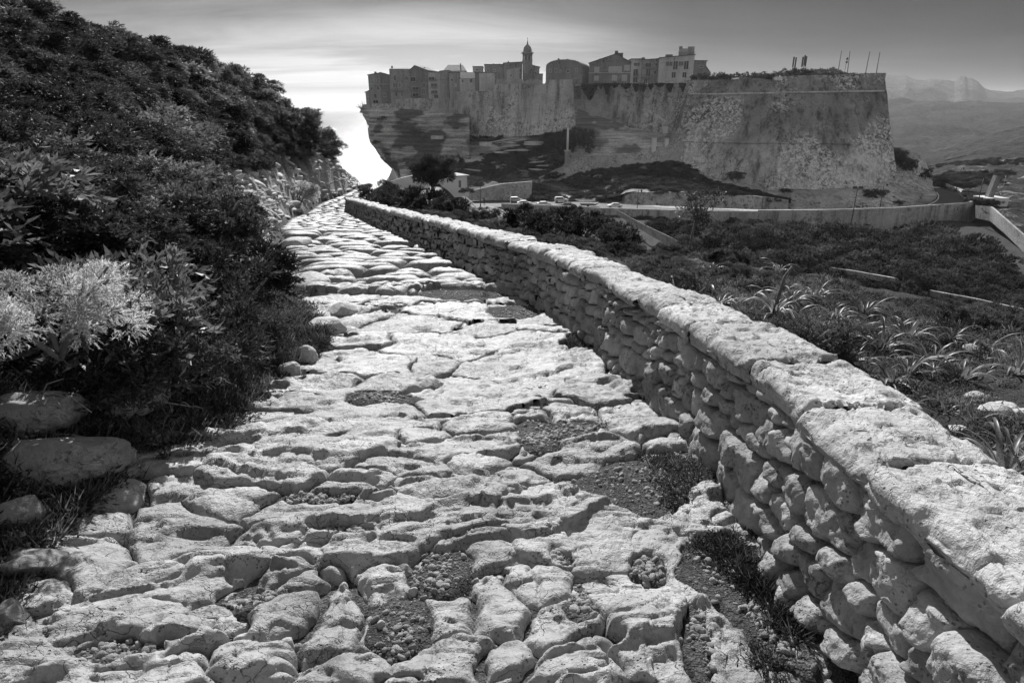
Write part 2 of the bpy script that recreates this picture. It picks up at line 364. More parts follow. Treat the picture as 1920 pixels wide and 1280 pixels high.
def T(x, y, fine=True):
    """height of the ground"""
    x = np.asarray(x, float); y = np.asarray(y, float); x, y = np.broadcast_arrays(x, y)
    gz = g(np.minimum(y, 60)); a = xl(y); b = xw(y); e = xe(np.minimum(y, 60))
    # left hillside
    dx = np.maximum(a - x, 0); W = np.maximum(a + 14.6, 2.0); A = np.interp(y, CY, CA)
    u = dx / W; rise = A * (np.where(u < 1, np.sin(np.clip(u, 0, 1) * math.pi / 2) ** 1.15, 1 - .45 * (u - 1)))
    kerb = .34 * sst(0, .25, dx) * sst(9, 14, y) * sst(60, 50, y)
    hill = gz + rise * sst(0, .6, dx) + kerb + .20 * fbm(x * .8, y * .8, o=4, seed=3) * sst(0.1, 1.2, dx)
    # terrace right of the wall, then the drop into the valley
    tr = gz + .22 + .10 * fbm(x * 1.3, y * 1.3, o=3, seed=5) 
    dr = np.maximum(x - e, 0); drop = np.where(dr < 3, dr * dr * .16, 1.44 + (dr - 3) * .95)
    tr = tr - drop
    z = np.where(x < a, hill, np.where(x < b + .2, gz, tr))
    far = valley(x, y)
    past = sst(52, 60, y) * 0 + np.maximum(y - 54, 0) * 1.1
    z = z - past
    z = np.maximum(z, far)
    if fine:
        inp = (x > a) & (x < b)
        z = z + np.where(inp, under(x, y) + .016 * fbm(x * 4, y * 4, o=4, seed=9) - .040 - .012 * sst(8, 9, y) + dirt_rise(x, y), .05 * fbm(x * 3, y * 3, o=4, seed=11))
        rk = rocky(x, y)
        z = z + rk * (.16 * np.abs(fbm(x * 1.6, y * 1.6, o=4, seed=21)) + .10 * np.floor(3 * fbm(x * .9 + 5, y * 1.4, o=2, seed=23)) / 3)
    return z
def under(x, y):
    return .060 * fbm(x * .75, y * .9, o=2, seed=13) * sst(12, 8, y)
def RW(y): return np.interp(y, [9, 14, 20, 28, 40, 48, 52], [.9, 1.5, 1.4, .8, .6, .8, 2.4])
def rocky(x, y):
    a = xl(y); dx = a - x
    return np.minimum(1, sst(0.02, .2, dx) * (1 - sst(0, .5, dx - RW(y) + .5 * fbm(x * .7, y * .7, o=2, seed=31))) * sst(9, 13, y) + sst(48, 52, y) * (x < a) * (x > a - 2.6))
def valley(x, y):
    t = x / np.maximum(y, 1)
    z = -29.2 + .8 * fbm(x * .04, y * .04, o=3, seed=41) + .3 * fbm(x * .3, y * .3, o=3, seed=44)
    z = z - 1.3 + 2.4 * sst(150, 176, y) * sst(82, 66, x) - 1.5 * sst(60, 90, x)
    # knoll with the white chapel
    k = sst(-2, -14, x) * sst(75, 110, y) * sst(150, 128, y)
    z = z * (1 - k) + (-14.0 + .5 * fbm(x * .1, y * .1, o=2, seed=45)) * k
    # ground rises at the far right
    r = sst(95, 150, x) * sst(120, 200, y)
    z = z + 3.5 * r * (fbm(x * .05, y * .05, o=3, seed=47) + .6)
    # the sea gap at the left
    s = sst(-.185, -.205, t)
    return z * (1 - s) + (-80) * s
def hit(px, py, tmax=260, fn=None):
    v = ray(px, py); v = v / v[1]; ys = np.concatenate([np.linspace(.4, 20, 900), np.linspace(20, tmax, 2400)])
    zt = (fn or T)(v[0] * ys, ys) if fn is None else fn(v[0] * ys, ys)
    k = np.where(v[2] * ys < zt)[0]
    y = ys[k[0]] if len(k) else tmax
    return np.array([v[0] * y, y, float(T(v[0] * y, y))])

# one ground sheet, finest near the camera
_az = np.linspace(math.radians(-62), math.radians(58), 460)
_r = np.concatenate([np.exp(np.linspace(math.log(.6), math.log(60), 470)), np.exp(np.linspace(math.log(60.8), math.log(265), 110))])
RR, AA = np.meshgrid(_r, _az, indexing='ij'); X = RR * np.sin(AA); Y = RR * np.cos(AA)
Z = T(X, Y)
gx, gy = X.ravel(), Y.ravel()
path_m = ((gx > xl(gy) - .05) & (gx < xw(gy) + .2) & (gy < 60)).astype(float)
ground = mesh_np('ground', np.stack([gx, gy, Z.ravel()], 1), grid_faces(len(_az), len(_r)), mats=[M['ground']], attrs={'rock': rocky(gx, gy), 'path': path_m})
tag(ground, kind='structure')

# ================================================================ stones cut from a field of irregular cells
class Cells:
    """cells grown from elliptical seeds (x, y, a, b, angle); border() tells how far inside cell k a point lies"""
    def __init__(s, seeds, warp, seed, wf=(2.2, 2.2), p=2.4):
        s.p = p; s.S = np.array(seeds, float); s.warp = warp; s.seed = seed; s.wf = wf
    def e(s, k, x, y):
        cx, cy, a, b, th = s.S[k]; dx, dy = x - cx, y - cy; c, n = math.cos(th), math.sin(th)
        u = (dx * c + dy * n) / a; v = (-dx * n + dy * c) / b
        return (np.abs(u) ** s.p + np.abs(v) ** s.p) ** (1 / s.p)
    def border(s, k, x, y, lim=1.15):
        w = s.warp * min(1.0, 2.2 * min(s.S[k, 2], s.S[k, 3])) if s.warp else 0
        xx = x + w * fbm(x * s.wf[0], y * s.wf[0], o=3, seed=s.seed); yy = y + w * .6 * fbm(x * s.wf[1] + 9, y * s.wf[1], o=3, seed=s.seed + 7)
        cx, cy, a, b, th = s.S[k]
        D = np.hypot(s.S[:, 0] - cx, s.S[:, 1] - cy); R = np.maximum(s.S[:, 2], s.S[:, 3])
        nb = np.where((D < (R + R[k]) * 1.6) & (np.arange(len(s.S)) != k))[0]
        if len(nb) > 26: nb = nb[np.argsort(D[nb])[:26]]
        e0 = s.e(k, xx, yy); e1 = np.full(xx.shape, lim * 2)
        for j in nb: e1 = np.minimum(e1, s.e(j, xx, yy))
        e1 = np.minimum(e1, 2 * lim - e0)       # the cell ends at lim even with no neighbour
        return (e1 - e0) * .5 * min(a, b), e0
def patch_mesh(U, W, keep, pos):
    """grid (nv,nu) -> verts, quads kept where all corners are kept"""
    nv, nu = U.shape; q = grid_faces(nu, nv); kk = keep.ravel(); q = q[kk[q].all(1)]
    if len(q) < 4: return None
    ids = np.unique(q); mp_ = np.full(nu * nv, -1); mp_[ids] = np.arange(len(ids))
    return pos[ids], mp_[q]
def join_np(parts):
    V = []; Q = []; n = 0
    for v, q in parts: V.append(v); Q.append(q + n); n += len(v)
    return np.concatenate(V), np.concatenate(Q)

rr = random.Random(11); seeds = list(hand); ntry = 0
def try_seed(x, y, a, b, th, k=.78):
    if x < xl(y) + .02 or x > xw(y) - .03: return
    for s in dirt:
        if abs(s[1] - y) < 2 and in_ell(s, x, y, .9): return
    for s in hand:
        if abs(s[1] - y) < 2 and in_ell(s, x, y, .95): return
    for s in seeds[len(hand):]:
        if abs(s[1] - y) < 1.3 and abs(s[0] - x) < 1.5 and in_ell((s[0], s[1], (s[2] + a) * k, (s[3] + b) * k, s[4]), x, y): return
    seeds.append((x, y, a, b, th))
for it in range(5200):                                   # small and middling stones that fill in between
    y = .9 + 8.4 * rr.random() ** 1.3; x = rr.uniform(xl(y), xw(y)); sz = rr.choice((.05, .08, .13, .2, .3, .36)) * (1 + .05 * y)
    try_seed(x, y, sz * rr.uniform(1.0, 1.9), sz * rr.uniform(.55, .85), rr.gauss(.12, .25))
# the stepped stretch: kerb stones laid in rows across the path
y = 8.9
while y < 21:
    a0, b0 = xl(y) + .1, xw(y) - .12; x = a0 + rr.uniform(0, .3)
    dep = rr.uniform(.10, .17) * (1 + .03 * y)
    while x < b0:
        ln = rr.uniform(.45, 1.5); hx = min(ln, b0 - x) / 2
        if hx > .12 and rr.random() < .93: seeds.append((x + hx, y + .18 * math.sin(x * .8 + y) + rr.gauss(0, .05) - .05 * (x + 2), hx * 1.1, dep * 1.02, rr.gauss(-.02, .05)))
        x += ln + .02
    y += dep * 2 + rr.uniform(.10, .24)
while y < 52:                                            # smaller cobbles up to the bend
    a0, b0 = xl(y) + .1, xw(min(y, 36)) - .1 if y < 36 else xl(y) + 3.2; x = a0; dep = rr.uniform(.10, .18) * (1 + .012 * y)
    while x < b0:
        ln = rr.uniform(.3, .9); seeds.append((x + ln / 2, y + rr.gauss(0, .05), ln / 2 * 1.1, dep, rr.gauss(0, .1))); x += ln + .03
    y += dep * 2 + rr.uniform(.02, .12)
PC = Cells(seeds, .10, 51, (2.0, 3.1))
print('path seeds', len(seeds))
pathroot = mesh_np('path', np.array([[0, 1.2, -1.9], [.1, 1.2, -1.9], [.1, 1.3, -1.9]]), [(0, 1, 2)], mats=[M['ground']]); tag(pathroot, kind='structure')
def ledges(x, y):
    # weathered bedding: thin sheets that break off towards the near side
    q = y * 3.6 - x * .9 + 1.1 * fbm(x * 1.1, y * 1.6, o=4, seed=160, g=.55); k = q - np.floor(q); sid = np.floor(q)
    saw = np.where(k < .10, k / .10, 1 - (k - .10) / .90); am = sst(-.25, .25, vn(x * .9 + sid * 3.7, sid * 1.9, seed=161))
    q2 = y * 8.5 - x * 1.6 + 1.4 * fbm(x * 2.1, y * 2.6, o=3, seed=163); k2 = q2 - np.floor(q2); s2 = np.floor(q2); saw2 = np.where(k2 < .12, k2 / .12, 1 - (k2 - .12) / .88); am2 = sst(0, .3, vn(x * 2.0 + s2 * 2.3, s2, seed=164))
    return .030 * saw * am + .013 * saw2 * am2 - .012
def slab_patch(k):
    cx, cy, a, b, th = PC.S[k]; d = math.hypot(cx, cy); res = max(.0036 * d, .0055) if d < 9 else .0046 * d
    R1 = abs(a * math.cos(th)) + abs(b * math.sin(th)); R2 = abs(a * math.sin(th)) + abs(b * math.cos(th)); R1 = R1 * 1.25 + .17; R2 = R2 * 1.25 + .17
    ry = res * (1.1 if d < 3 else 1.1 + .18 * (d - 3)); ry = min(ry, R2 / 7); rx = min(res, R1 / 5)
    U, W = np.meshgrid(np.arange(cx - R1, cx + R1, rx), np.arange(cy - R2, cy + R2, ry)); 
    bd, e0 = PC.border(k, U, W)
    fine = fbm(U * 9, W * 9, o=3, seed=61); bd = bd + (.016 * fine + .005 * vn(U * 34, W * 34, seed=62)) * min(1, min(a, b) * 8)
    m = min(a, b); wr = min(.034, m * .45) * (1 + .5 * fbm(U * 2.1, W * 2.1, o=2, seed=60)); hgt = (min(.080, .040 + m * .20) if k < len(hand) else min(.07, .03 + m * .22)) * (1 + .25 * math.sin(k * 12.9898))
    if 8.8 < cy < 21: wr = min(.09, m * .6); hgt = .15
    if cy > 21: hgt = .075
    if d < 10:
        bd = bd + .032 * sst(.1, .45, vn(U * 1.3 + 4, W * 1.9, seed=59)) * sst(-.034, -.030, bd)
        wx_ = U + .13 * fbm(U * 2.6, W * 2.6, o=4, seed=14, g=.6); wy_ = W + .13 * fbm(U * 2.6 + 5, W * 2.6, o=4, seed=15, g=.6)
        for s in dirt:
            if math.hypot(s[0] - cx, s[1] - cy) > s[2] + s[3] + a + b: continue
            dx, dy = wx_ - s[0], wy_ - s[1]; c, n = math.cos(s[4]), math.sin(s[4]); e = np.sqrt(((dx * c + dy * n) / s[2]) ** 2 + ((-dx * n + dy * c) / s[3]) ** 2)
            bd = np.minimum(bd, (e - .92) * (s[2] * s[3]) ** .5)
    t = np.clip((bd - .0012 - .0006 * d) / wr, -3.5, 1); prof = np.where(t > 0, np.sqrt(np.maximum(1 - (1 - t) ** 2, 0)), t * 3.0)
    tiltx, tilty = math.sin(k * 7.1) * .05, math.sin(k * 3.7) * .06 + .03
    z = g(W) + under(U, W) - .045 + hgt * prof + np.clip(U - cx, -.5, .5) * tiltx * .6 + np.clip(W - cy, -.4, .4) * tilty
    z = z + .016 * sst(0, 1, np.clip(bd / (m * .8), 0, 1))
    z = z + .022 * fbm(U * 2.4, W * 3.4, o=3, seed=63) * (t > 0) + .014 * fbm(U * 6, W * 11, o=4, seed=64, g=.6)
    if d < 11:                                            # weathered cracks running with the bedding
        q = vn(U * 2.6 + .5 * vn(U * 5, W * 5, seed=3), W * 7 + 1.2 * vn(U * 3, W * 3, seed=4), seed=66); msk = sst(-.1, .35, fbm(U * 1.3, W * 1.3, o=2, seed=67))
        z = z - .022 * msk * np.exp(-(q / .045) ** 2)
        q = vn(U * 5 + 3, W * 9 + 1.5 * vn(U * 4, W * 4, seed=5), seed=69); z = z - .012 * (1 - msk) * np.exp(-(q / .05) ** 2)
        z = z + .010 * np.floor(2.5 * fbm(U * 1.1, W * 4.5, o=3, seed=70)) * sst(0, .6, t)
        z = z + ledges(U, W) * sst(-.1, .5, t)
        z = z - .016 * sst(.35, .6, vn(U * 16, W * 16, seed=71)) * sst(.1, .4, vn(U * 2.3, W * 2.3, seed=72))
    pos = np.stack([U.ravel(), W.ravel(), z.ravel()], 1)
    return patch_mesh(U, W, (t > -2.6) & (U > xl(W) - .4) & (U < xw(W) + .08), pos)
score = PC.S[:, 2] * PC.S[:, 3] / np.hypot(PC.S[:, 0], PC.S[:, 1]) ** 2.4
score[(PC.S[:, 1] < .9)] *= .2
order = np.argsort(-score); rest = []; npart = 0; ntri = 0
for k in order:
    pm_ = slab_patch(k)
    if pm_ is None: continue
    ntri += 2 * len(pm_[1])
    if npart < 296:
        o = mesh_np('paving_stone', pm_[0], pm_[1], mats=[M['slab']], parent=pathroot); npart += 1
    else: rest.append(pm_)
v, q = join_np(rest); tag(mesh_np('small_paving', v, q, mats=[M['slab']], parent=pathroot), kind='stuff')
print('path tris', ntri)

# ================================================================ the dry stone wall
_wy = np.linspace(.15, 35.2, 3500); _wx = xw(_wy); _ws = np.concatenate([[0], np.cumsum(np.hypot(np.diff(_wx), np.diff(_wy)))])
SLEN = _ws[-1]
def wallpt(s, dy=0):
    y = np.interp(s, _ws, _wy); x = np.interp(s, _ws, _wx); e = .05; s = np.clip(s, .06, SLEN - .06)
    tx = np.interp(s + e, _ws, _wx) - np.interp(s - e, _ws, _wx); ty = np.interp(s + e, _ws, _wy) - np.interp(s - e, _ws, _wy); n = np.hypot(tx, ty)
    return x, y, -ty / n, tx / n          # position and the outward (path side) normal
HW = .64; TH = .40
wall = empty('dry_stone_wall', (wallpt(3.)[0] + .2, wallpt(3.)[1], float(g(wallpt(3.)[1]))), 'long curving dry stone wall with broad capstones along the right of the path', 'wall')
wloc = Vector(wall.location)
def core():
    s = np.linspace(0, SLEN, 320); s[-1] -= .1; x, y, nx, ny = wallpt(s); z0 = g(y) - .3; V = []
    for off, zz in ((.035, z0), (-.035, g(y) + HW - .02), (-TH + .05, g(y) + HW - .02), (-TH + .03, z0)):
        V.append(np.stack([x + nx * (off - .07), y + ny * (off - .07), zz], 1))
    V = np.stack(V, 1).reshape(-1, 3); Q = []
    for i in range(len(s) - 1):
        for j in range(3): Q.append((i * 4 + j, i * 4 + j + 1, i * 4 + 4 + j + 1, i * 4 + 4 + j))
    Q += [(0, 1, 2, 3), tuple(len(V) - 1 - i for i in range(4))]
    return mesh_np('core', V - np.array(wloc), Q, smooth=False, mats=[M['mortar']], parent=wall)
core()
ws = []; rw = random.Random(5); s = -.1
# courses whose heights wander, stones of very unequal length
def courses(s0, s1, seedno):
    r = random.Random(seedno); z = 0.0
    while z < HW - .03:
        h = r.choice((.07, .10, .13, .16, .19)); 
        if z + h > HW - .04: h = HW - z
        s = s0 + r.uniform(-.1, .1)
        while s < s1:
            l = h * r.uniform(.9, 2.3) if h > .08 else h * r.uniform(1.4, 3.2)
            ws.append((s + l / 2, z + h / 2 + .03 * math.sin(2.1 * s + seedno) + r.gauss(0, .016), l / 2, h / 2 * r.uniform(.85, 1.2), r.gauss(0, .16))); s += l
        z += h
sb = 0; n_ = 0
while sb < SLEN: courses(sb, sb + 2.1, 100 + n_); sb += 2.1; n_ += 1
WC = Cells(ws, .030, 81, (6.0, 6.0), 4.2)
print('wall seeds', len(ws))
def wall_patch(k):
    cs, ct, a, b, th = WC.S[k]; x, y, nx, ny = wallpt(cs); d = math.hypot(float(x), float(y)); res = max(.0032 * d, .0045)
    R1 = a * 1.35 + .06; R2 = b * 1.35 + .07 + a * abs(math.sin(th)); res = min(res, R2 / 4)
    U, W = np.meshgrid(np.arange(cs - R1, cs + R1, res * (1 if d < 3 else 1.4)), np.arange(ct - R2, ct + R2, res))
    bd, e0 = WC.border(k, U, W, 1.3); m = min(a, b); wr = min(.016, m * .5)
    bd = bd + .005 * fbm(U * 18, W * 18, o=2, seed=82) - .0065 * min(1.0, 5.0 / d)
    t = np.clip(bd / wr, -2, 1); prof = np.where(t > 0, np.sqrt(np.maximum(1 - (1 - t) ** 2, 0)), t * 2.6)
    dep = (.038 + .022 * math.sin(k * 5.3)) * prof + .010 * np.clip(bd / m, 0, 1) + .013 * fbm(U * 5, W * 5, o=5, seed=83 + k % 7, g=.65) + .009 * fbm(U * 15, W * 15, o=3, seed=86) + .008 * fbm(U * 30, W * 30, o=3, seed=84)
    dep = dep + .012 * np.floor(2.2 * vn(U * 9 + k, W * 9, seed=85)) * .6
    dep = dep + (U - cs) * .12 * math.sin(k * 2.7) + (W - ct) * .22 * math.sin(k * 4.1)
    x, y, nx, ny = wallpt(np.clip(U, 0, SLEN)); off = dep + .024 - W / HW * .07 - .035
    pos = np.stack([(x + nx * off).ravel(), (y + ny * off).ravel(), (g(y) + W - .01).ravel()], 1) - np.array(wloc)
    r = patch_mesh(U, W, (t > -1.2) & (W > -.12) & (W < HW + .03) & (U > .02) & (U < SLEN), pos)
    return None if r is None else (r[0], r[1][:, ::-1].copy())
wsc = WC.S[:, 2] * WC.S[:, 3] / np.maximum(wallpt(WC.S[:, 0])[1], 1.1) ** 2; wsc[(WC.S[:, 0] < .6)] *= .05
rest = []; npart = 0; ntri = 0
for k in np.argsort(-wsc):
    if WC.S[k, 0] < 0: continue
    pm_ = wall_patch(k)
    if pm_ is None: continue
    ntri += 2 * len(pm_[1])
    if npart < 292: mesh_np('stone', pm_[0], pm_[1], mats=[M['wallstone']], parent=wall); npart += 1
    else: rest.append(pm_)
v, q = join_np(rest); tag(mesh_np('small_stones', v, q, mats=[M['wallstone']], parent=wall), kind='stuff')
print('wall tris', ntri)
# back of the wall: the same kind of stones, coarser, seen only from beyond
def back_face():
    s = np.arange(0, SLEN, .06); t = np.linspace(-.1, HW, 12); U, W = np.meshgrid(s, t); x, y, nx, ny = wallpt(U)
    off = -TH + .02 - .05 * (1 - np.abs(vn(U * 6, W * 9, seed=91))) + W / HW * .03
    pos = np.stack([(x + nx * off).ravel(), (y + ny * off).ravel(), (g(y) + W).ravel()], 1) - np.array(wloc)
    mesh_np('back_face', pos, grid_faces(len(s), len(t)), mats=[M['wallstone']], parent=wall)
back_face()
# capstones: slabs as wide as the wall, ends butting unevenly
rc = random.Random(23); s = .05; ncap = 0
while s < SLEN:
    yy = float(np.interp(s, _ws, _wy)); ln = rc.uniform(.38, .95); e = min(s + ln, SLEN); d = max(1.0, math.hypot(float(xw(yy)), yy)); res = max(.0035 * d, .006); seedk = ncap
    nu = max(6, int((e - s) / min(res * 1.3, (e - s) / 8))); prof_n = max(14, int(.95 / min(max(res, .007), .035)))
    wL, wR, th0 = rc.uniform(.0, .05), rc.uniform(-.03, .05), rc.uniform(.075, .125)
    q = np.linspace(0, 1, prof_n); u = np.linspace(0, 1, nu); U, Q_ = np.meshgrid(u, q)
    # section: up the path-side edge, across the top, down the far edge
    hw = .5 * TH + .03; per = np.interp(Q_, [0, .16, .84, 1], [0, 1, 2, 3]); S_ = s + U * (e - s)
    lat = np.where(per < 1, 0, np.where(per < 2, per - 1, 1)); zz = np.where(per < 1, per, np.where(per < 2, 1, 3 - per))
    endr = np.minimum(U, 1 - U) * (e - s); er = np.clip(endr / .035, 0, 1); rnd = np.sqrt(1 - (1 - er) ** 2)
    cr_ = np.clip(np.minimum(lat, 1 - lat) * 2 * hw / .06, 0, 1); top = np.sqrt(1 - (1 - cr_) ** 2)
    wob = .035 * fbm(S_ * 2.3 + seedk * 7, lat * 2, o=3, seed=95) + .012 * fbm(S_ * 9, lat * 4 + zz * 3 + seedk, o=3, seed=96)
    latm = -hw - wL + lat * (2 * hw + wL + wR) + np.where(lat < .5, -1, 1) * (wob - .02 * (1 - rnd)) + np.where(per < 1, (1 - zz) * .02, 0)
    hz = -.012 + zz * (th0 + .03) * (.55 + .45 * top) * (.75 + .25 * rnd) + .018 * fbm(S_ * 3, lat * 2.2 + seedk, o=3, seed=97) * zz
    lay = fbm(S_ * 2.2 + .3 * lat, lat * 5.5 + seedk, o=4, seed=98); hz = hz + zz * (.008 * np.floor(lay * 3.4) + .007 * fbm(S_ * 22, lat * 11, o=3, seed=99))
    hz = hz - zz * .016 * sst(.30, .6, vn(S_ * 15, lat * 8, seed=101))
    Sj = S_ + .03 * (1 - rnd) * 0 + np.where(U > .5, 1, -1) * .02 * fbm(lat * 3 + seedk, zz * 2, o=2, seed=103) * (1 - er * .7)
    x, y, nx, ny = wallpt(np.clip(Sj, 0, SLEN)); off = -(latm + .5 * TH) - .035 - .035
    x = x + nx * off * 1; y = y + ny * off
    yc = np.interp(Sj, _ws, _wy)
    pos = np.stack([x.ravel(), y.ravel(), (g(yc) + HW + hz).ravel()], 1) - np.array(wloc)
    f = grid_faces(nu, prof_n); caps = [tuple(i * nu for i in range(prof_n)), tuple(i * nu + nu - 1 for i in range(prof_n - 1, -1, -1))]
    mesh_np('capstone', pos, [tuple(t) for t in f[:, ::-1]] + caps, mats=[M['cap']], parent=wall); ncap += 1
    s = e + rc.uniform(-.012, .012)
print('caps', ncap)
# ================================================================ sea, far land, citadel
def masonry(name, lo, hi, streak=.6, patch=.5, course=.45, bump=.5, sc=1.0, zr=None):
    a = NT(name)
    st = a.noise(1.0, 5, .65, a.map((.35 * sc, .35 * sc, .035 * sc))); st2 = a.noise(1.0, 4, .6, a.map((1.3 * sc, 1.3 * sc, .10 * sc)))
    big = a.noise(.06 * sc, 5, .65); mot = a.noise(.9 * sc, 7, .78, dist=.8); fine = a.noise(4 * sc, 4, .7)
    c = a.mix(a.rng(big, .36, .64, 0, 1), lo * .85, hi)
    stm = a.math('MULTIPLY', a.rng(st, .45, .66, 0, 1, True), a.rng(st2, .35, .6, .4, 1)); c = a.math('MULTIPLY', c, a.rng(stm, 0, 1, 1, 1 - streak))
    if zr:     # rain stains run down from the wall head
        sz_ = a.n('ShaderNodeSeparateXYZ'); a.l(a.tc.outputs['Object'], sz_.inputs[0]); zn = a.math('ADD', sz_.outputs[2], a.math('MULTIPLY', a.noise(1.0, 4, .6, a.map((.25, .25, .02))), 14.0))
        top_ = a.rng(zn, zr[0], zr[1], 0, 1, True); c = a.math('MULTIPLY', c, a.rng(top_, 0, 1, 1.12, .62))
    pm = a.math('MULTIPLY', a.rng(mot, .5, .56, 0, 1, True), a.rng(a.noise(.05 * sc, 3, .5, a.map((1, 1, 1), loc=(30, 3, 8))), .45, .58, 0, 1, True))
    c = a.mix(a.math('MULTIPLY', pm, patch), c, hi * 1.35)
    dk = a.math('MULTIPLY', a.rng(mot, .42, .47, 1, 0, True), a.rng(a.noise(.08 * sc, 3, .5, a.map((1, 1, 1), loc=(3, 13, 80))), .40, .6, 0, 1, True)); c = a.math('MULTIPLY', c, a.rng(dk, 0, 1, 1, .34))
    br = a.n('ShaderNodeTexBrick'); br.inputs['Scale'].default_value = 1.0 * sc; br.inputs['Brick Width'].default_value = .8; br.inputs['Row Height'].default_value = .35; br.inputs['Mortar Size'].default_value = .03
    br.inputs['Color1'].default_value = (1, 1, 1, 1); br.inputs['Color2'].default_value = (.72, .72, .72, 1); br.inputs['Mortar'].default_value = (.45, .45, .45, 1)
    sp = a.n('ShaderNodeSeparateXYZ'); a.l(a.tc.outputs['Object'], sp.inputs[0]); cb = a.n('ShaderNodeCombineXYZ'); a.l(sp.outputs[0], cb.inputs[0]); a.l(sp.outputs[2], cb.inputs[1]); a.l(cb.outputs[0], br.inputs['Vector'])
    bb = a.n('ShaderNodeRGBToBW'); a.l(br.outputs[0], bb.inputs[0]); c = a.math('MULTIPLY', c, a.mix(course, 1.0, bb.outputs[0]))
    c = a.math('MULTIPLY', c, a.rng(fine, .3, .7, .62, 1.3))
    h = a.math('ADD', mot, a.math('MULTIPLY', bb.outputs[0], .4)); return a.done(c, .92, a.bump(h, bump, .35), .15)
M['rampart'] = masonry('rampart_masonry', .40, .62, streak=.7, patch=.7)
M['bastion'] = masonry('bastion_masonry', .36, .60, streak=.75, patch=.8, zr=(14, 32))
M['foot'] = masonry('bastion_foot_rock', .34, .56, streak=.5, patch=.8, course=.15, bump=.9, sc=.9)
M['retain'] = masonry('retaining_masonry', .34, .5, streak=.85, patch=.3, sc=1.6)
M['rubble'] = masonry('rubble_walling', .36, .50, streak=.3, patch=.5, course=.7, sc=1.8)
M['concrete'] = masonry('parapet_render', .36, .50, streak=.6, patch=.2, course=.05, sc=1.4)
def cliffmat():
    a = NT('limestone_cliff'); s1 = a.noise(1.0, 6, .7, a.map((.03, .03, .55)), dist=.4); s2 = a.noise(1.0, 5, .75, a.map((.12, .12, 2.2))); b = a.noise(.08, 5, .6); f = a.noise(1.4, 6, .75)
    c = a.mix(a.rng(b, .3, .7, 0, 1), .44, .62); c = a.math('MULTIPLY', c, a.rng(s1, .40, .58, .5, 1.1)); c = a.math('MULTIPLY', c, a.rng(s2, .36, .56, .6, 1.1)); c = a.math('MULTIPLY', c, a.rng(f, .36, .6, .68, 1.15))
    veg = a.math('MULTIPLY', a.attr('veg'), a.rng(f, .35, .6, .7, 1.0)); c = a.mix(veg, c, a.rng(f, .3, .7, .03, .08))
    return a.done(c, .95, a.bump(a.math('ADD', s1, a.math('MULTIPLY', f, .5)), .9, 1.2), .1)
M['cliff'] = cliffmat()
def hillmat(name, lo, hi, sc, rockamt=0.):
    a = NT(name); v = a.noise(sc, 8, .72); b = a.noise(sc * .12, 4, .6); c = a.mix(a.rng(v, .36, .64, 0, 1), lo, hi); c = a.math('MULTIPLY', c, a.rng(b, .3, .7, .7, 1.3))
    if rockamt: c = a.mix(a.math('MULTIPLY', a.rng(a.noise(sc * .6, 7, .75, dist=1), .55, .62, 0, 1, True), a.attr('rock')), c, .42)
    return a.done(c, .95, a.bump(v, 1, 1.2 / sc * .5), .1)
M['maquis'] = hillmat('far_maquis_slope', .015, .07, .16, 1)
M['mountain'] = hillmat('far_mountain', .10, .17, .004)
M['grass'] = hillmat('dark_meadow', .035, .065, .8)
M['asphalt'] = plain('asphalt', .075, .8, .3, var=.3, vs=1.2)
M['paint'] = plain('road_paint', .7, .7, .3)
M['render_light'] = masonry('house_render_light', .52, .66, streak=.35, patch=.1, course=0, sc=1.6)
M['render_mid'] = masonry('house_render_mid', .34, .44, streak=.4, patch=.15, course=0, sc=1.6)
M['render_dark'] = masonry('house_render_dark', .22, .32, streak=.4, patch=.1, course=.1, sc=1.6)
M['rooftile'] = plain('roof_tiles', .12, .85, .2, var=.5, vs=2)
M['rooflight'] = plain('pale_roof_tiles', .36, .8, .2, var=.3, vs=2)
M['pane'] = plain('window_pane', .02, .15, .5); M['shutter'] = plain('shutter', .13, .7); M['shutterl'] = plain('pale_shutter', .42, .7)
M['iron'] = plain('dark_iron', .03, .5, .4); M['white'] = plain('white_paint', .62, .6); M['galv'] = plain('galvanised_pole', .3, .45, .5, .6)

# sea ------------------------------------------------------------
def seamat():
    a = NT('sea_water'); h = a.math('ADD', a.noise(1.0, 6, .62, a.map((.05, .16, 1))), a.math('MULTIPLY', a.noise(1.0, 4, .6, a.map((.012, .03, 1), rot=(0, 0, .3))), 1.0))
    return a.done(.03, .16, a.bump(h, 1.0, 2.2), .5)
SEA_Z = -62.0
xs = np.linspace(-19000, 19000, 40); ys = np.linspace(-400, 19000, 30); A_, B_ = np.meshgrid(xs, ys)
tag(mesh_np('sea', np.stack([A_.ravel(), B_.ravel(), A_.ravel() * 0 + SEA_Z], 1), grid_faces(40, 30), mats=[seamat()]), kind='structure')

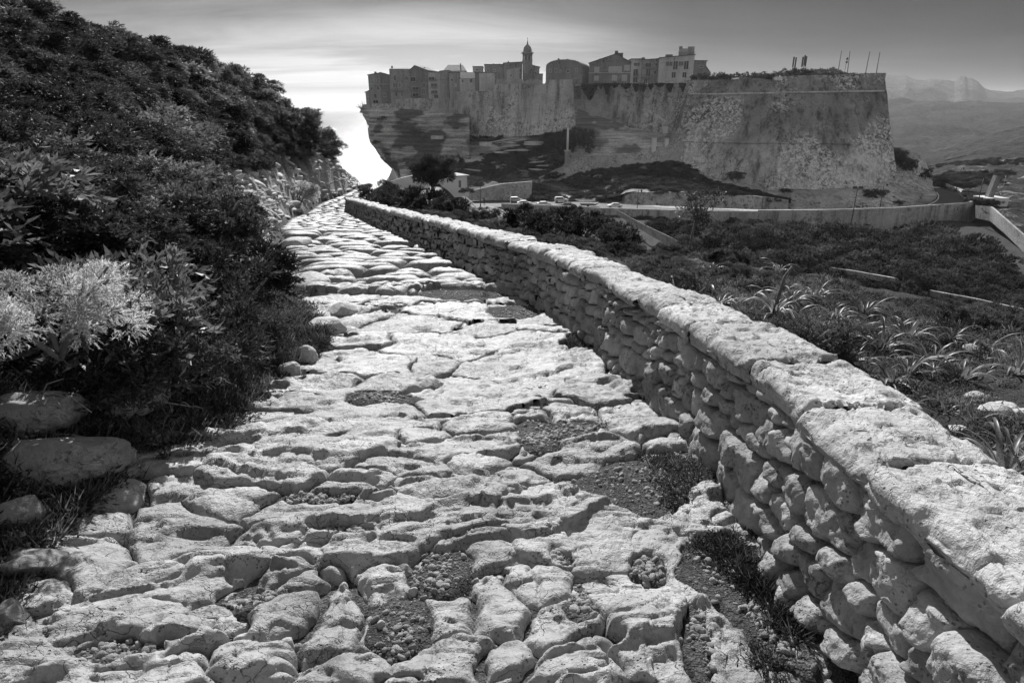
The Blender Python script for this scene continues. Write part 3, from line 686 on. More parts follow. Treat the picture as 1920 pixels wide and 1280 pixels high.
# lofted ground from control points -------------------------------
def interp_rows(rows, nu, nv, dens=None):
    R = np.array([[P(*q) for q in r] for r in rows]); nr, nc = R.shape[:2]
    u = np.linspace(0, nc - 1, nu); v = np.linspace(0, nr - 1, nv); iu = np.minimum(u.astype(int), nc - 2); iv = np.minimum(v.astype(int), nr - 2); fu = (u - iu)[None, :, None]; fv = (v - iv)[:, None, None]
    A = R[iv][:, iu]; B = R[iv][:, iu + 1]; Cc = R[iv + 1][:, iu]; D = R[iv + 1][:, iu + 1]
    return (A * (1 - fu) + B * fu) * (1 - fv) + (Cc * (1 - fu) + D * fu) * fv
def loft(name, rows, nu, nv, mat, disp=None, veg=None, kind='structure', parent=None, rock=None):
    S = interp_rows(rows, nu, nv); X, Y, Z = S[..., 0], S[..., 1], S[..., 2]
    if disp: X, Y, Z = disp(X, Y, Z)
    V = np.stack([X.ravel(), Y.ravel(), Z.ravel()], 1); at = {}
    if veg is not None: at['veg'] = veg(X, Y, Z).ravel()
    if rock is not None: at['rock'] = rock(X, Y, Z).ravel()
    f = grid_faces(nu, nv)[:, ::-1].copy()
    o = mesh_np(name, V, f, mats=[mat], attrs=at or None, parent=parent)
    if kind: tag(o, kind=kind)
    return o, S
def strata(a=1.0, vert=1.0):
    def fn(X, Y, Z):
        t = Z * .55 + .6 * fbm(X * .03, Y * .03, o=2, seed=201); k = (t - np.floor(t)); led = np.where(k < .75, k / .75, (1 - k) * 4)
        d = a * (1.1 * led + 2.2 * fbm(X * .08, Z * .12, Y * .05, o=4, seed=202) + .7 * fbm(X * .5, Z * .8, o=3, seed=203))
        return X + .3 * a * fbm(Z * .4, X * .1, o=2, seed=204), Y - d, Z + .2 * fbm(X * .3, Y * .3, o=2, seed=205)
    return fn
def bumpy(a=1.0, s=.12):
    def fn(X, Y, Z): return X, Y, Z + a * fbm(X * s, Y * s, o=5, seed=211) 
    return fn
sil = [(672,203),(677,211),(680,220),(690,236),(688,245),(692,266),(703,281),(713,298),(729,312),(739,324),(744,335),(752,352),(765,380)]
crow = []
for i, (sx, sy) in enumerate(sil):
    dz = -i * 1.5
    crow.append([(sx + 26, sy, 380), (sx + 1.5, sy, 302 + dz * .3), (sx + 14, sy, 297 + dz), (max(sx + 30, 745), sy, 291 + dz), (max(sx + 50, 790), sy + 4, 286 + dz * 1.3), (max(sx + 75, 830), sy + 8, 281 + dz * 1.6), (max(sx + 100, 880), sy + 12, 276 + dz * 1.8)])
def cveg(X, Y, Z): return sst(.12, .3, fbm(X * .09, Z * .16, Y * .03, o=4, seed=220) + .25 * sst(-30, -5, X + 60 - Y * .0 + 0 * Z) - .10)
cliff, _ = loft('cliff', crow, 150, 190, M['cliff'], strata(1.0), cveg)
scrubA_rows = [[(740,240,291),(800,238,287),(870,250,279),(940,252,271),(1010,246,262),(1085,236,254)],
 [(742,285,286),(800,280,279),(870,285,268),(940,290,259),(1010,285,251),(1078,272,247)],
 [(752,335,262),(800,325,258),(870,325,248),(940,332,240),(1010,322,238),(1064,312,238)],
 [(770,385,215),(820,375,212),(870,362,205),(930,352,210),(990,344,216),(1062,330,232)]]
scrubA, SA = loft('citadel_slope', scrubA_rows, 120, 100, M['cliff'], bumpy(1.6, .1), lambda X, Y, Z: sst(-.28, -.05, fbm(X * .05, Y * .06, Z * .08, o=4, seed=221)) * .95)
mid_rows = [[(1082,203,251),(1130,220,250),(1180,238,248),(1230,250,245),(1275,262,242)],
 [(1080,243,246),(1130,250,244),(1180,257,242),(1230,268,238),(1275,272,237)],
 [(1064,296,240),(1120,294,237),(1180,289,235),(1228,284,234),(1275,272,233)]]
loft('bare_slope', mid_rows, 80, 50, M['cliff'], bumpy(.7, .2), lambda X, Y, Z: .8 * sst(.1, .3, fbm(X * .12, Z * .2, o=3, seed=222)))
scrubB_rows = [[(995,343,206),(1058,335,227),(1120,318,229),(1180,312,228),(1225,306,227),(1272,300,226),(1320,333,215),(1400,360,206),(1476,376,198)],
 [(995,358,201),(1058,354,210),(1120,342,211),(1180,334,210),(1225,332,210),(1272,332,209),(1320,348,204),(1400,363,199),(1476,377,194)],
 [(995,376,195),(1058,377,194),(1120,378,193),(1190,362,191),(1230,362,191),(1270,362,191),(1320,365,190),(1400,368,190),(1476,378,190)]]
scrubB, SB = loft('road_slope', scrubB_rows, 110, 60, M['cliff'], bumpy(1.1, .12), lambda X, Y, Z: sst(-.25, .0, fbm(X * .07, Y * .1, o=4, seed=223)) * .95)
skirt_rows = [[(1262,298,227),(1330,320,223),(1400,325,221),(1460,325,219),(1560,318,220),(1660,305,226),(1700,316,224),(1742,330,228)],
 [(1276,312,222),(1340,338,217),(1415,346,212),(1465,352,208),(1570,349,208),(1660,340,211),(1710,334,216),(1747,338,226)],
 [(1300,332,216),(1370,356,208),(1440,364,203),(1482,362,202),(1590,360,202),(1670,355,204),(1722,356,209),(1750,350,224)],
 [(1320,352,214),(1400,372,204),(1470,386,198),(1500,398,192),(1590,398,189),(1670,393,188),(1725,384,199),(1751,362,216)]]
loft('bastion_rock', skirt_rows, 150, 90, M['foot'], strata(.8), lambda X, Y, Z: .7 * sst(.2, .34, fbm(X * .08, Z * .2, o=4, seed=224)))

# things built from two edges seen from the front, with a real thickness ----
def wall3d(label, cat, name, top, bot, thick, mat, nu=60, nv=16, rough=.25, group=None, parts=None):
    T_ = np.array([P(*q) for q in top]); B_ = np.array([P(*q) for q in bot])
    t = np.linspace(0, len(top) - 1, nu); tb = np.linspace(0, len(bot) - 1, nu)
    TT = np.stack([np.interp(t, range(len(top)), T_[:, k]) for k in range(3)], 1); BB = np.stack([np.interp(tb, range(len(bot)), B_[:, k]) for k in range(3)], 1)
    v = np.linspace(0, 1, nv)[:, None, None]; S = BB[None] * (1 - v) + TT[None] * v
    S[:, :, 1] -= rough * fbm(S[..., 0] * .35, S[..., 2] * .5, o=4, seed=231)
    bk = S.copy(); bk[:, :, 1] = np.maximum(S[:, :, 1], S[-1:, :, 1]) + thick
    o0 = S[0, nu // 2].copy(); e = empty(name, o0, label, cat, group)
    V = np.concatenate([S.reshape(-1, 3), bk.reshape(-1, 3)]) - o0; n = nu * nv; f = [tuple(q) for q in grid_faces(nu, nv)]; f += [tuple(i + n for i in q[::-1]) for q in grid_faces(nu, nv)]
    tl = (nv - 1) * nu
    for i in range(nu - 1): f += [(tl + i, tl + i + 1, n + tl + i + 1, n + tl + i), (i + 1, i, n + i, n + i + 1)]
    for j in range(nv - 1): f += [(j * nu + nu, j * nu, n + j * nu, n + j * nu + nu), (j * nu + nu - 1, (j + 1) * nu + nu - 1, n + (j + 1) * nu + nu - 1, n + j * nu + nu - 1)]
    mesh_np('masonry', V, f, mats=[mat], parent=e, smooth=False)
    return e, S, o0
def band(e, o0, pts, r, mat, name='string_course', proud=.15):
    m = MB(); q = [P(*p) - o0 for p in pts]
    for p in q: p[1] -= proud
    return m.tube([tuple(p) for p in q], r, 6).build(name, mat, e, True)
wall3d('long weathered curtain wall above the scrub slope carrying the left part of the town', 'rampart', 'curtain_wall',
  [(742,187,292),(770,184,289),(800,185,287),(843,185,281),(846,171,281),(880,171,277),(926,171,271),(928,158,271),(975,157,265),(1022,157,259),(1026,150,259),(1074,149,252)],
  [(744,246,289),(770,242,287),(800,246,284),(843,252,279),(846,252,279),(880,258,275),(926,258,269),(928,258,269),(975,256,263),(1022,252,257),(1026,252,257),(1080,243,249)], 8, M['rampart'], nu=170, nv=34)
wall3d('small parapet wall along the cliff edge under the leftmost house', 'parapet', 'terrace_wall', [(680,196,303),(700,195,298),(743,194,294)], [(674,212,303),(700,214,297),(743,216,293)], 14, M['rampart'], nu=30, nv=8)
e, S_, o0 = wall3d('recessed curtain wall hung with dark ivy between the two big walls', 'rampart', 'ivy_curtain_wall', [(1070,157,260),(1160,156,258),(1230,155,254),(1302,151,248)],
  [(1070,240,257),(1160,262,254),(1230,270,250),(1302,282,244)], 9, M['rampart'], nu=110, nv=36)
band(e, o0, [(1078,160,258), (1160, 159, 256), (1230, 158, 252), (1300, 154, 246)], .35, M['render_light'], 'coping')
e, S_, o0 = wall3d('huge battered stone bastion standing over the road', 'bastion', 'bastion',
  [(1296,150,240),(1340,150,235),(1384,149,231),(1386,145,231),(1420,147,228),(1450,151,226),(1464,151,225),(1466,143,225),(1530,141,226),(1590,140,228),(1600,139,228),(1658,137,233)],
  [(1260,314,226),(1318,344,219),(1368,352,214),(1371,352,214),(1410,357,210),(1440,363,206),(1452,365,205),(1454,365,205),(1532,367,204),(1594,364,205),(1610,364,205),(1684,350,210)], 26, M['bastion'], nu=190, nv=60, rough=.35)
def face_at(S, px, py):      # depth of the modelled face in a pixel direction
    s = S.reshape(-1, 3); v = np.stack([s[:, 0] / s[:, 1], s[:, 2] / s[:, 1]], 1); r = ray(px, py); i = np.argmin((v[:, 0] - r[0] / r[1]) ** 2 + (v[:, 1] - r[2] / r[1]) ** 2); return s[i, 1]
band(e, o0, [(x, y, face_at(S_, x, y)) for x, y in ((1292,177),(1340,177),(1390,176),(1440,175),(1480,174),(1540,173),(1600,172),(1657,171))], .32, M['render_light'])
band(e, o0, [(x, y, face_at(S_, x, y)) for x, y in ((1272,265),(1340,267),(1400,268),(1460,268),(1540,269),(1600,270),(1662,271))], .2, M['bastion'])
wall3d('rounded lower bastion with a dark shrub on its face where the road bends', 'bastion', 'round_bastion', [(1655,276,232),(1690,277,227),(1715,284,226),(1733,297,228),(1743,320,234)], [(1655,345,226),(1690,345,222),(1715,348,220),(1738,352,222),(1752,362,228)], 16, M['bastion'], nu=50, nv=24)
wall3d('pale ramp wall climbing from the lower slope up to the gate', 'wall', 'ramp_wall', [(958,351,214),(1000,338,221),(1055,312,233),(1063,295,235),(1125,293,234),(1180,288,232),(1226,283,231),(1246,271,231),(1282,264,229)],
  [(965,374,211),(1012,362,214),(1058,337,228),(1066,332,229),(1120,320,230),(1180,314,229),(1225,308,228),(1270,302,226),(1284,300,226)], 1.2, M['rubble'], nu=120, nv=14)
wall3d('sloping rubble wall below the scrub at the left end of the road', 'wall', 'rubble_wall', [(858,364,193),(900,354,195),(940,345,197),(998,340,200)], [(858,377,192),(900,376,193),(940,376,195),(996,376,198)], 1.2, M['rubble'], nu=50, nv=12)
wall3d('white streaked retaining wall along the far side of the road', 'wall', 'retaining_wall', [(1172,366,192),(1190,360,191),(1260,361,191),(1340,364,190),(1420,368,189),(1478,375,189)], [(1172,388,187),(1190,390,187),(1260,392,187),(1340,395,187),(1420,398,187),(1478,400,187)], 2.5, M['retain'], nu=90, nv=12)

# the road, on its own level -------------------------------------
RZ = -27.0
near_e = [(840,398),(880,389),(944,387),(1040,391),(1140,396),(1240,399),(1420,402),(1560,401),(1680,397),(1760,391),(1806,388),(1832,381),(1822,372),(1800,362),(1782,356),(1762,347)]
far_e = [(842,378),(870,374),(950,374),(1040,375),(1140,379),(1240,389),(1420,395),(1560,394),(1680,390),(1725,385),(1744,379),(1755,372),(1757,366),(1754,360),(1751,355),(1738,347)]
def strip(name, A, B, z, mat, n=220, kind='structure', dz=.0):
    a = np.array([Pz(x, y, z) for x, y in A]); b = np.array([Pz(x, y, z) for x, y in B]); t = np.linspace(0, len(A) - 1, n)
    a = np.stack([np.interp(t, range(len(A)), a[:, k]) for k in range(3)], 1); b = np.stack([np.interp(t, range(len(A)), b[:, k]) for k in range(3)], 1)
    w = np.linspace(0, 1, 5)[:, None, None]; S = a[None] * (1 - w) + b[None] * w; S[..., 2] += dz
    return tag(mesh_np(name, S.reshape(-1, 3), grid_faces(n, 5), mats=[mat]), kind=kind), S
road, RS = strip('road', near_e, far_e, RZ, M['asphalt'])
# broad bed under and around the road so it meets the slopes
def bed():
    c = (RS[0] + RS[-1]) / 2; out = RS[-1] + (RS[-1] - RS[0]) * .35; inn = RS[0] + (RS[0] - RS[-1]) * .04
    S = np.stack([inn, out]); S[..., 2] = RZ - .06; S[0, :, 2] = RZ - .06
    tag(mesh_np('road_verge', S.reshape(-1, 3), grid_faces(len(c), 2), mats=[M['cliff']]), kind='structure')
bed()
def mark(px, py, w, l, name='road_marking'):
    c = Pz(px, py, RZ); m = MB(); m.add([(c[0] - w / 2, c[1] - l / 2, RZ + .004), (c[0] + w / 2, c[1] - l / 2, RZ + .004), (c[0] + w / 2, c[1] + l / 2, RZ + .004), (c[0] - w / 2, c[1] + l / 2, RZ + .004)], [(0, 1, 2, 3)]); return m
for i in range(5): mark(1752 + 6.5 * i, 351.5, .7, 3.0).build('crossing_stripe', M['paint'], road)
m = MB(); pts = [Pz(x, y, RZ + .1) for x, y in ((1740,384),(1752,379),(1759,373),(1760,367),(1756,361))]
m.tube([tuple(p) for p in pts], .18, 5).build('kerb', M['white'], road)
# parapets on the near side
def parapet(label, name, pts, h, depth, mat, thick=.5, parent=None):
    a = np.array([Pz(x, y, RZ) for x, y in pts]); t = np.linspace(0, len(pts) - 1, 60); S = np.stack([np.interp(t, range(len(pts)), a[:, k]) for k in range(3)], 1)
    d = np.gradient(S, axis=0); n = np.stack([d[:, 1], -d[:, 0]], 1); n /= np.linalg.norm(n, axis=1)[:, None]
    V = []
    for i, p in enumerate(S):
        for off, z in ((0, h), (-thick, h), (-thick, -1), (.35 * depth / 4, -depth)): V.append((p[0] + n[i, 0] * off, p[1] + n[i, 1] * off, RZ + z))
    V = np.array(V); o0 = S[30].copy(); e = empty(name, o0, label, 'parapet'); f = []
    for i in range(59):
        for j in range(4): f.append((i * 4 + j, i * 4 + (j + 1) % 4, i * 4 + 4 + (j + 1) % 4, i * 4 + 4 + j))
    f += [(3, 2, 1, 0), tuple(59 * 4 + j for j in range(4))]
    mesh_np('masonry', V - o0, f, mats=[mat], parent=e, smooth=False)
    m = MB(); m.tube([tuple(np.array((p[0] - n[i, 0] * thick / 2, p[1] - n[i, 1] * thick / 2, RZ + h + .08)) - o0) for i, p in enumerate(S)], thick * .62, 4).build('coping', M['render_light'], e)
    return e
parapet('low pale kerb wall between the road and the dark meadow', 'road_wall', [(940,388),(1040,392),(1140,397),(1240,400),(1330,402),(1421,403)], .7, 2.0, M['concrete'])
parapet('tall pale parapet wall holding the road over the wooded valley', 'road_parapet', [(1421,403),(1500,403),(1560,402),(1680,398),(1760,392),(1808,389),(1834,383)], 1.0, 5.2, M['concrete'])
parapet('white low wall round the outside of the road bend', 'bend_wall', [(1836,382),(1824,372),(1802,361),(1786,355),(1774,350)], .8, 2.0, M['white'])
wall3d('straight pale wall running down from the bend towards the lower right', 'wall', 'descending_wall', [(1834,386,176),(1862,388,168),(1890,412,156),(1925,442,144),(1990,490,126)], [(1834,410,176),(1862,416,168),(1890,440,156),(1925,474,144),(1990,530,126)], 1.0, M['rubble'], nu=50, nv=8)
wall3d('pale dry wall running from the road down beside the dark meadow', 'wall', 'meadow_wall', [(1157,394,172),(1172,402,164),(1186,410,158),(1215,425,148),(1258,445,137),(1300,470,128)], [(1157,403,172),(1172,412,164),(1186,421,158),(1215,439,148),(1258,463,137),(1300,492,128)], .8, M['rubble'], nu=50, nv=6)
wall3d('slanting wall at the foot of the stairs beside the meadow', 'wall', 'stair_wall', [(900,387,172),(925,388,170),(948,396,166),(985,408,158)], [(905,404,168),(925,410,162),(948,404,164),(985,414,157)], .8, M['rubble'], nu=30, nv=6)
for lab, a, b in (('upper of the low stone walls among the dark valley trees at right', [(1545,500,112),(1600,508,108),(1680,522,102)], [(1545,508,112),(1600,517,108),(1680,534,102)]),
                  ('lower stone wall crossing the valley trees near the right edge', [(1748,545,98),(1830,560,92),(1930,582,86)], [(1748,556,98),(1830,574,92),(1930,600,86)])):
    wall3d(lab, 'wall', 'valley_wall', a, b, .8, M['rubble'], nu=40, nv=5, group=None)

# land to the right ------------------------------------------------
rg = [[(1838,392,174),(1870,402,166),(1910,430,152),(1990,470,140)],[(1800,360,214),(1846,368,205),(1900,372,200),(1990,390,190)],[(1755,352,232),(1800,342,240),(1870,345,232),(1990,350,225)],[(1725,350,262),(1790,322,275),(1860,316,272),(1990,314,262)],[(1700,320,430),(1790,298,420),(1860,285,400),(1990,270,400)]]
land, SR = loft('rocky_land', rg, 100, 90, M['maquis'], bumpy(1.6, .12), rock=lambda X, Y, Z: sst(330, 290, Y) * (.4 + .6 * sst(200, 240, Y)))
h3 = [rg[-1], [(1715,296,560),(1790,279,560),(1860,264,540),(1990,240,520)], [(1722,291,700),(1790,270,690),(1850,251,680),(1990,222,650)], [(1735,330,900),(1790,330,900),(1850,330,900),(1990,330,900)]]
loft('scrub_hill', h3, 110, 60, M['maquis'], bumpy(3.5, .05), rock=lambda X, Y, Z: 0 * X)
h2 = [[(1560,320,700),(1700,330,700),(1850,320,760),(2200,320,760)], [(1560,250,1150),(1700,245,1150),(1850,240,1150),(2200,240,1100)], [(1560,196,1900),(1700,188,1900),(1850,193,1900),(2200,188,1800)], [(1560,230,2300),(1700,230,2300),(1850,230,2300),(2200,230,2300)]]
loft('middle_hill', h2, 120, 80, M['maquis'], bumpy(14, .012), rock=lambda X, Y, Z: 0 * X)
h2b = [[(1560,215,2300),(1700,215,2300),(1850,215,2300),(2200,215,2300)], [(1560,200,2800),(1640,198,2800),(1700,196,2800),(1760,196,2800),(1830,190,2800),(1870,184,2800),(1910,179,2800),(2200,176,2800)][::2] , [(1560,230,3300),(1700,230,3300),(1850,230,3300),(2200,230,3300)]]
loft('back_hill', h2b, 80, 20, M['maquis'], bumpy(10, .008), rock=lambda X, Y, Z: 0 * X)
pk = [(1560,150),(1620,146),(1658,140),(1685,142),(1700,141),(1712,147),(1732,149),(1750,147),(1775,151),(1790,152),(1798,146),(1803,142),(1809,142),(1814,146),(1824,147),(1835,153),(1845,164),(1858,169),(1880,172),(1900,171),(1920,168),(2000,160),(2200,168)]
mt = [[(x, 206, 3350) for x, y in pk], [(x, y + 22 + 6 * math.sin(x * .05), 3500) for x, y in pk], [(x, y, 3700) for x, y in pk], [(x, 215, 4300) for x, y in pk]]
loft('mountain', mt, 200, 40, M['mountain'], bumpy(9, .012))
# ================================================================ the town
def frame(pxl, pxr, pyt, pyb, d, dd=0.0):
    o = P(pxl, pyb, d); r = P(pxr, pyb, d + dd); u = r - o; W = math.hypot(u[0], u[1]); H = P(pxl, pyt, d)[2] - o[2]
    return o, math.atan2(u[1], u[0]), W, H
def house(name, label, pxl, pxr, pyt, pyb, d, mat, roof=('flat',), wins=(), depth=9, dd=0., cat='house', chim=(), balc=(), sh='shutter', ledge=None):
    o, yaw, W, H = frame(pxl, pxr, pyt, pyb, d, dd); e = empty(name, o, label, cat, 'houses of the old town on the rampart', yaw)
    sx = W / (pxr - pxl); sz = H / (pyb - pyt); X = lambda px: (px - pxl) * sx; Z = lambda py: (pyb - py) * sz
    MB().box(0, W, 0, depth, -5, H).build('wall', M[mat], e)
    k = roof[0]; ov = .35
    if k == 'flat':
        m = MB().box(-.15, W + .15, -.2, depth + .15, H, H + .35); r = m.build('roof', M['rooftile'], e)
    elif k == 'gable':      # gable end towards us, apex at px
        ax, ah = X(roof[1]), Z(roof[2]); m = MB().prism([(0, H), (W, H), (ax, ah)], 'y', .01, depth - .01); m.build('gable', M[mat], e)
        m = MB(); t = .25
        m.prism([(-ov, H - .1), (ax, ah + .02), (ax, ah + t), (-ov, H + t - .1)], 'y', -ov, depth + ov); m.prism([(W + ov, H - .1), (W + ov, H + t - .1), (ax, ah + t), (ax, ah + .02)], 'y', -ov, depth + ov)
        r = m.build('roof', M['rooflight' if len(roof) > 3 else 'rooftile'], e)
    elif k == 'front':      # ridge parallel to the facade, slope towards us
        ah = Z(roof[1]); m = MB().prism([(-ov, H - .05), (depth / 2, ah), (depth + ov, H - .05)], 'x', -.2, W + .2); r = m.build('roof', M['rooflight' if len(roof) > 2 else 'rooftile'], e)
    elif k == 'hip':
        ah = Z(roof[1]); i = roof[2] * W; m = MB(); m.add([(-ov, -ov, H), (W + ov, -ov, H), (W + ov, depth + ov, H), (-ov, depth + ov, H), (i, depth / 2, ah), (W - i, depth / 2, ah)], [(0, 1, 5, 4), (1, 2, 5), (2, 3, 4, 5), (3, 0, 4), (3, 2, 1, 0)])
        r = m.build('roof', M['rooftile'], e)
    elif k == 'shed':       # slopes from left height to right height
        lh, rh = Z(roof[1]), Z(roof[2]); m = MB().prism([(0, H), (W, H), (W, max(rh, H + .01)), (0, max(lh, H + .01))], 'y', .01, depth - .01); m.build('gable', M[mat], e)
        m = MB().prism([(-ov, lh), (W + ov, rh), (W + ov, rh + .25), (-ov, lh + .25)], 'y', -ov, depth + ov); r = m.build('roof', M['rooflight' if len(roof) > 3 else 'rooftile'], e)
    elif k == 'arch':
        n = 10; ah = Z(roof[1]) - H; poly = [(W / 2 - W / 2 * math.cos(math.pi * i / n), H + ah * math.sin(math.pi * i / n) ** .8) for i in range(n + 1)]; r = MB().prism(poly, 'y', -.1, depth).build('roof', M[mat], e)
    for cx, ct, cw in chim:
        MB().box(X(cx) - cw / 2, X(cx) + cw / 2, depth * .3, depth * .3 + cw, H - .5, Z(ct)).build('chimney', M['rooftile'], r)
    for q in wins:
        cx, cy, w, h = q[:4]; x, z, ww, hh = X(cx), Z(cy), w * sx * .58, h * sz * .56; m = MB(); t = .15
        m.box(x - ww - t, x + ww + t, -.10, .0 - .003, z + hh, z + hh + t); m.box(x - ww - t, x + ww + t, -.16, -.003, z - hh - t, z - hh)
        m.box(x - ww - t, x - ww, -.10, -.003, z - hh, z + hh); m.box(x + ww, x + ww + t, -.10, -.003, z - hh, z + hh); m.box(x - .05, x + .05, -.07, -.02, z - hh, z + hh)
        kd = q[4] if len(q) > 4 else 'open'
        f = m.build('window', M['render_light'], e)
        if kd == 'shut': MB().box(x - ww, x + ww, -.06, -.004, z - hh, z + hh).build('shutter', M['shutterl' if sh == 'light' else 'shutter'], f)
        else:
            MB().box(x - ww, x + ww, -.03, -.004, z - hh, z + hh).build('pane', M['pane'], f)
    for bx0, bx1, by in balc:
        m = MB().box(X(bx0), X(bx1), -1.1, -.002, Z(by) - .14, Z(by)); b = m.build('balcony', M['render_mid'], e)
        m = MB(); n = max(3, int((X(bx1) - X(bx0)) / .35)); m.box(X(bx0), X(bx1), -1.1, -1.05, Z(by) + .95, Z(by) + 1.0)
        for i in range(n + 1): x = X(bx0) + (X(bx1) - X(bx0) - .04) * i / n; m.box(x, x + .04, -1.09, -1.06, Z(by), Z(by) + .95)
        m.build('railing', M['iron'], b)
    if ledge: MB().box(-.1, W + .1, -.14, -.002, Z(ledge) - .1, Z(ledge) + .1).build('string_course', M['render_light'], e)
    return e
house('house', 'leftmost tall narrow house at the cliff edge, pale front half', 694, 717, 141.5, 197, 300, 'render_mid', ('shed', 141.5, 137), [(711,165,2.6,5.5),(705,180,3.6,6.5),(699,166,2.2,5),(708,151,2,4,'shut'),(705,191,8,5)], 11, ledge=158, chim=((705, 134, .8),))
house('house', 'side wing joined to the right of the leftmost cliff house, shade put into its darker render', 717.2, 735, 141.5, 197, 299, 'render_dark', ('shed', 136.5, 142), [(722.5,178.5,4,5,'shut'),(727,192,3,6)], 10, ledge=158)  # side turned from the light: its shade is put into the darker render
house('annexe', 'low annexe against the sea side of the leftmost house', 687, 694, 172, 197, 299, 'render_mid', ('shed', 174, 170), [(690.5, 185, 2, 4)], 7)
house('house', 'broad five storey house second from the cliff edge', 733.4, 771, 129.5, 190, 294, 'render_mid', ('front', 126), [(743,146,3,8),(743,160,7,8,'shut'),(751,160,3,8,'shut'),(765,147,4,5),(744,177,3,7),(754,177,3,7,'shut'),(775-8,148,3,6)], 12, chim=((736, 123, .6),), balc=((736, 757, 170),))
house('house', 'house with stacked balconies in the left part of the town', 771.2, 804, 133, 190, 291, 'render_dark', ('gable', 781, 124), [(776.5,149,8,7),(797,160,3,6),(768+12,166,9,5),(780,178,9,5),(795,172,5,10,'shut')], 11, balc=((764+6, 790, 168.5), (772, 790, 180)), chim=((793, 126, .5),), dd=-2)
house('house', 'pale house with two balconies above the curtain wall', 804.3, 827, 136, 187, 288, 'render_light', ('flat',), [(811,147.5,8,4),(815,159.5,10,5,'shut'),(815,172.5,10,4.5,'shut'),(818,181,6,5)], 9, balc=((806, 820, 150), (808, 821, 163), (808, 821, 176)))
house('house', 'plain blank-walled house beside the two-balcony house', 827.2, 842.5, 134, 187, 287, 'render_mid', ('shed', 134, 133), [(832, 150, 2, 3)], 10)
house('house', 'flat white-topped block in the middle of the left town row', 842.7, 862, 137, 172, 284, 'render_mid', ('flat',), [(848,150,3,4),(855,160,3,5,'shut')], 9, sh='light')
house('house', 'house with a steep dark roof and pale doors', 862.2, 891, 147, 171.5, 282, 'render_light', ('front', 134.5), [(868,152,2.6,4.5),(883.5,151.5,4,6),(866,163,5,10,'shut'),(876,162,4,12,'shut'),(884,164,3,9,'shut')], 9, sh='light')
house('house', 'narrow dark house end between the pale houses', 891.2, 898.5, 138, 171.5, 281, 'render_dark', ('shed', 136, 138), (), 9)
house('house', 'pale cubic house with four tall shuttered windows', 898.7, 926.5, 137, 170, 280, 'render_light', ('flat',), [(905,149,4,7,'shut'),(916,149,5,7,'shut'),(904,163,4,7,'shut'),(916,162,4,8,'shut')], 9, sh='light')
house('house', 'hip roofed house with dormer windows behind the left row', 833, 872, 133, 150, 305, 'render_mid', ('hip', 120.5, .14), [(841,130.5+6,2.5,4),(847,136,2.5,4),(853,136,2.5,4)], 12, chim=((863, 118.5, .5),))
house('house', 'low flat roofed house behind the steep dark roof', 886.5, 905, 126, 140, 306, 'render_mid', ('flat',), [(895, 131, 3, 3)], 9)
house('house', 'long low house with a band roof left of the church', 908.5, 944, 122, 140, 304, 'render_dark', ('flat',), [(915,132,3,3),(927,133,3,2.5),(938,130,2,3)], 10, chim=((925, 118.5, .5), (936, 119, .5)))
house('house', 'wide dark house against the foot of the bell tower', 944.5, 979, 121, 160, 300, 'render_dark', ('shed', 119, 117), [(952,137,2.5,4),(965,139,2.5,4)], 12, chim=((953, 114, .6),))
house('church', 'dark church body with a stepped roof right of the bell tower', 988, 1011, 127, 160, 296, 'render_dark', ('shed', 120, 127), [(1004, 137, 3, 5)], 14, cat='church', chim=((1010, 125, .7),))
house('house', 'small pale gabled house below the bell tower', 950, 974, 133, 160, 286, 'render_mid', ('shed', 133, 128, 1), [(958, 142, 2.5, 4)], 8)
house('house', 'low dark flat wing at the right end of the church', 1005, 1017.5, 140, 160, 284, 'render_dark', ('flat',), (), 8)
for i, (a, b, lab) in enumerate(((930, 952, 'left one of the three vaulted roofs on the rampart'), (953, 984, 'middle one of the three vaulted roofs on the rampart'), (985, 1017, 'right one of the three vaulted roofs on the rampart'))):
    house('vaulted_store', lab, a, b, 153.5, 160, 274 - 3 * i, 'render_mid', ('arch', 148 + i * .4), (), 7)
# bell tower
o, yaw, W, H = frame(980, 998, 98, 124, 292); t = empty('bell_tower', o, 'slim church bell tower with a dome standing over the town', 'bell tower')
m = MB(); m.box(0, W, 0, W, -8, H * .36); m.box(-.15, W + .15, -.15, W + .15, H * .36, H * .42)
pw = W * .17
for x in (0, W * .415, W - pw):
    for y in (0, W - pw): m.box(x, x + pw, y, y + pw, H * .42, H * .93)
for x in (0, W - pw): m.box(x, x + pw, W * .415, W * .585, H * .42, H * .93)
m.box(0, W, 0, W, H * .80, H * .93); m.build('shaft', M['render_dark'], t)
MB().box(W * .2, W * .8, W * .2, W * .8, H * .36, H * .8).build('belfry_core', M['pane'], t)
MB().box(-.5, W + .5, -.5, W + .5, H * .93, H).build('cornice', M['render_mid'], t)
r = W * .43; MB().lathe([(r * 1.02, 0), (r * 1.05, .5), (r * .98, 1.3), (r * .8, 2.2), (r * .45, 2.8), (r * .2, 3.1), (r * .16, 3.8), (r * .1, 4.3), (.03, 4.9)], 18, (W / 2, W / 2, H)).build('dome', M['render_dark'], t, True)
m = MB().box(W / 2 - .05, W / 2 + .05, W / 2 - .05, W / 2 + .05, H + 4.7, H + 5.8).box(W / 2 - .3, W / 2 + .3, W / 2 - .04, W / 2 + .04, H + 5.3, H + 5.42).build('cross', M['iron'], t)
house('house', 'weathered round-roofed building alone between the two town groups', 1023, 1090, 126, 160, 262, 'render_dark', ('arch', 112.5), [(1032,133,2,5),(1042,133,2.5,5),(1065,134,4,4),(1050,134,2,4,'shut'),(1080,132,2,4)], 16, chim=((1041, 109, .7), (1058, 110, .6), (1072, 113, .6), (1082, 118, .5)), dd=-4)
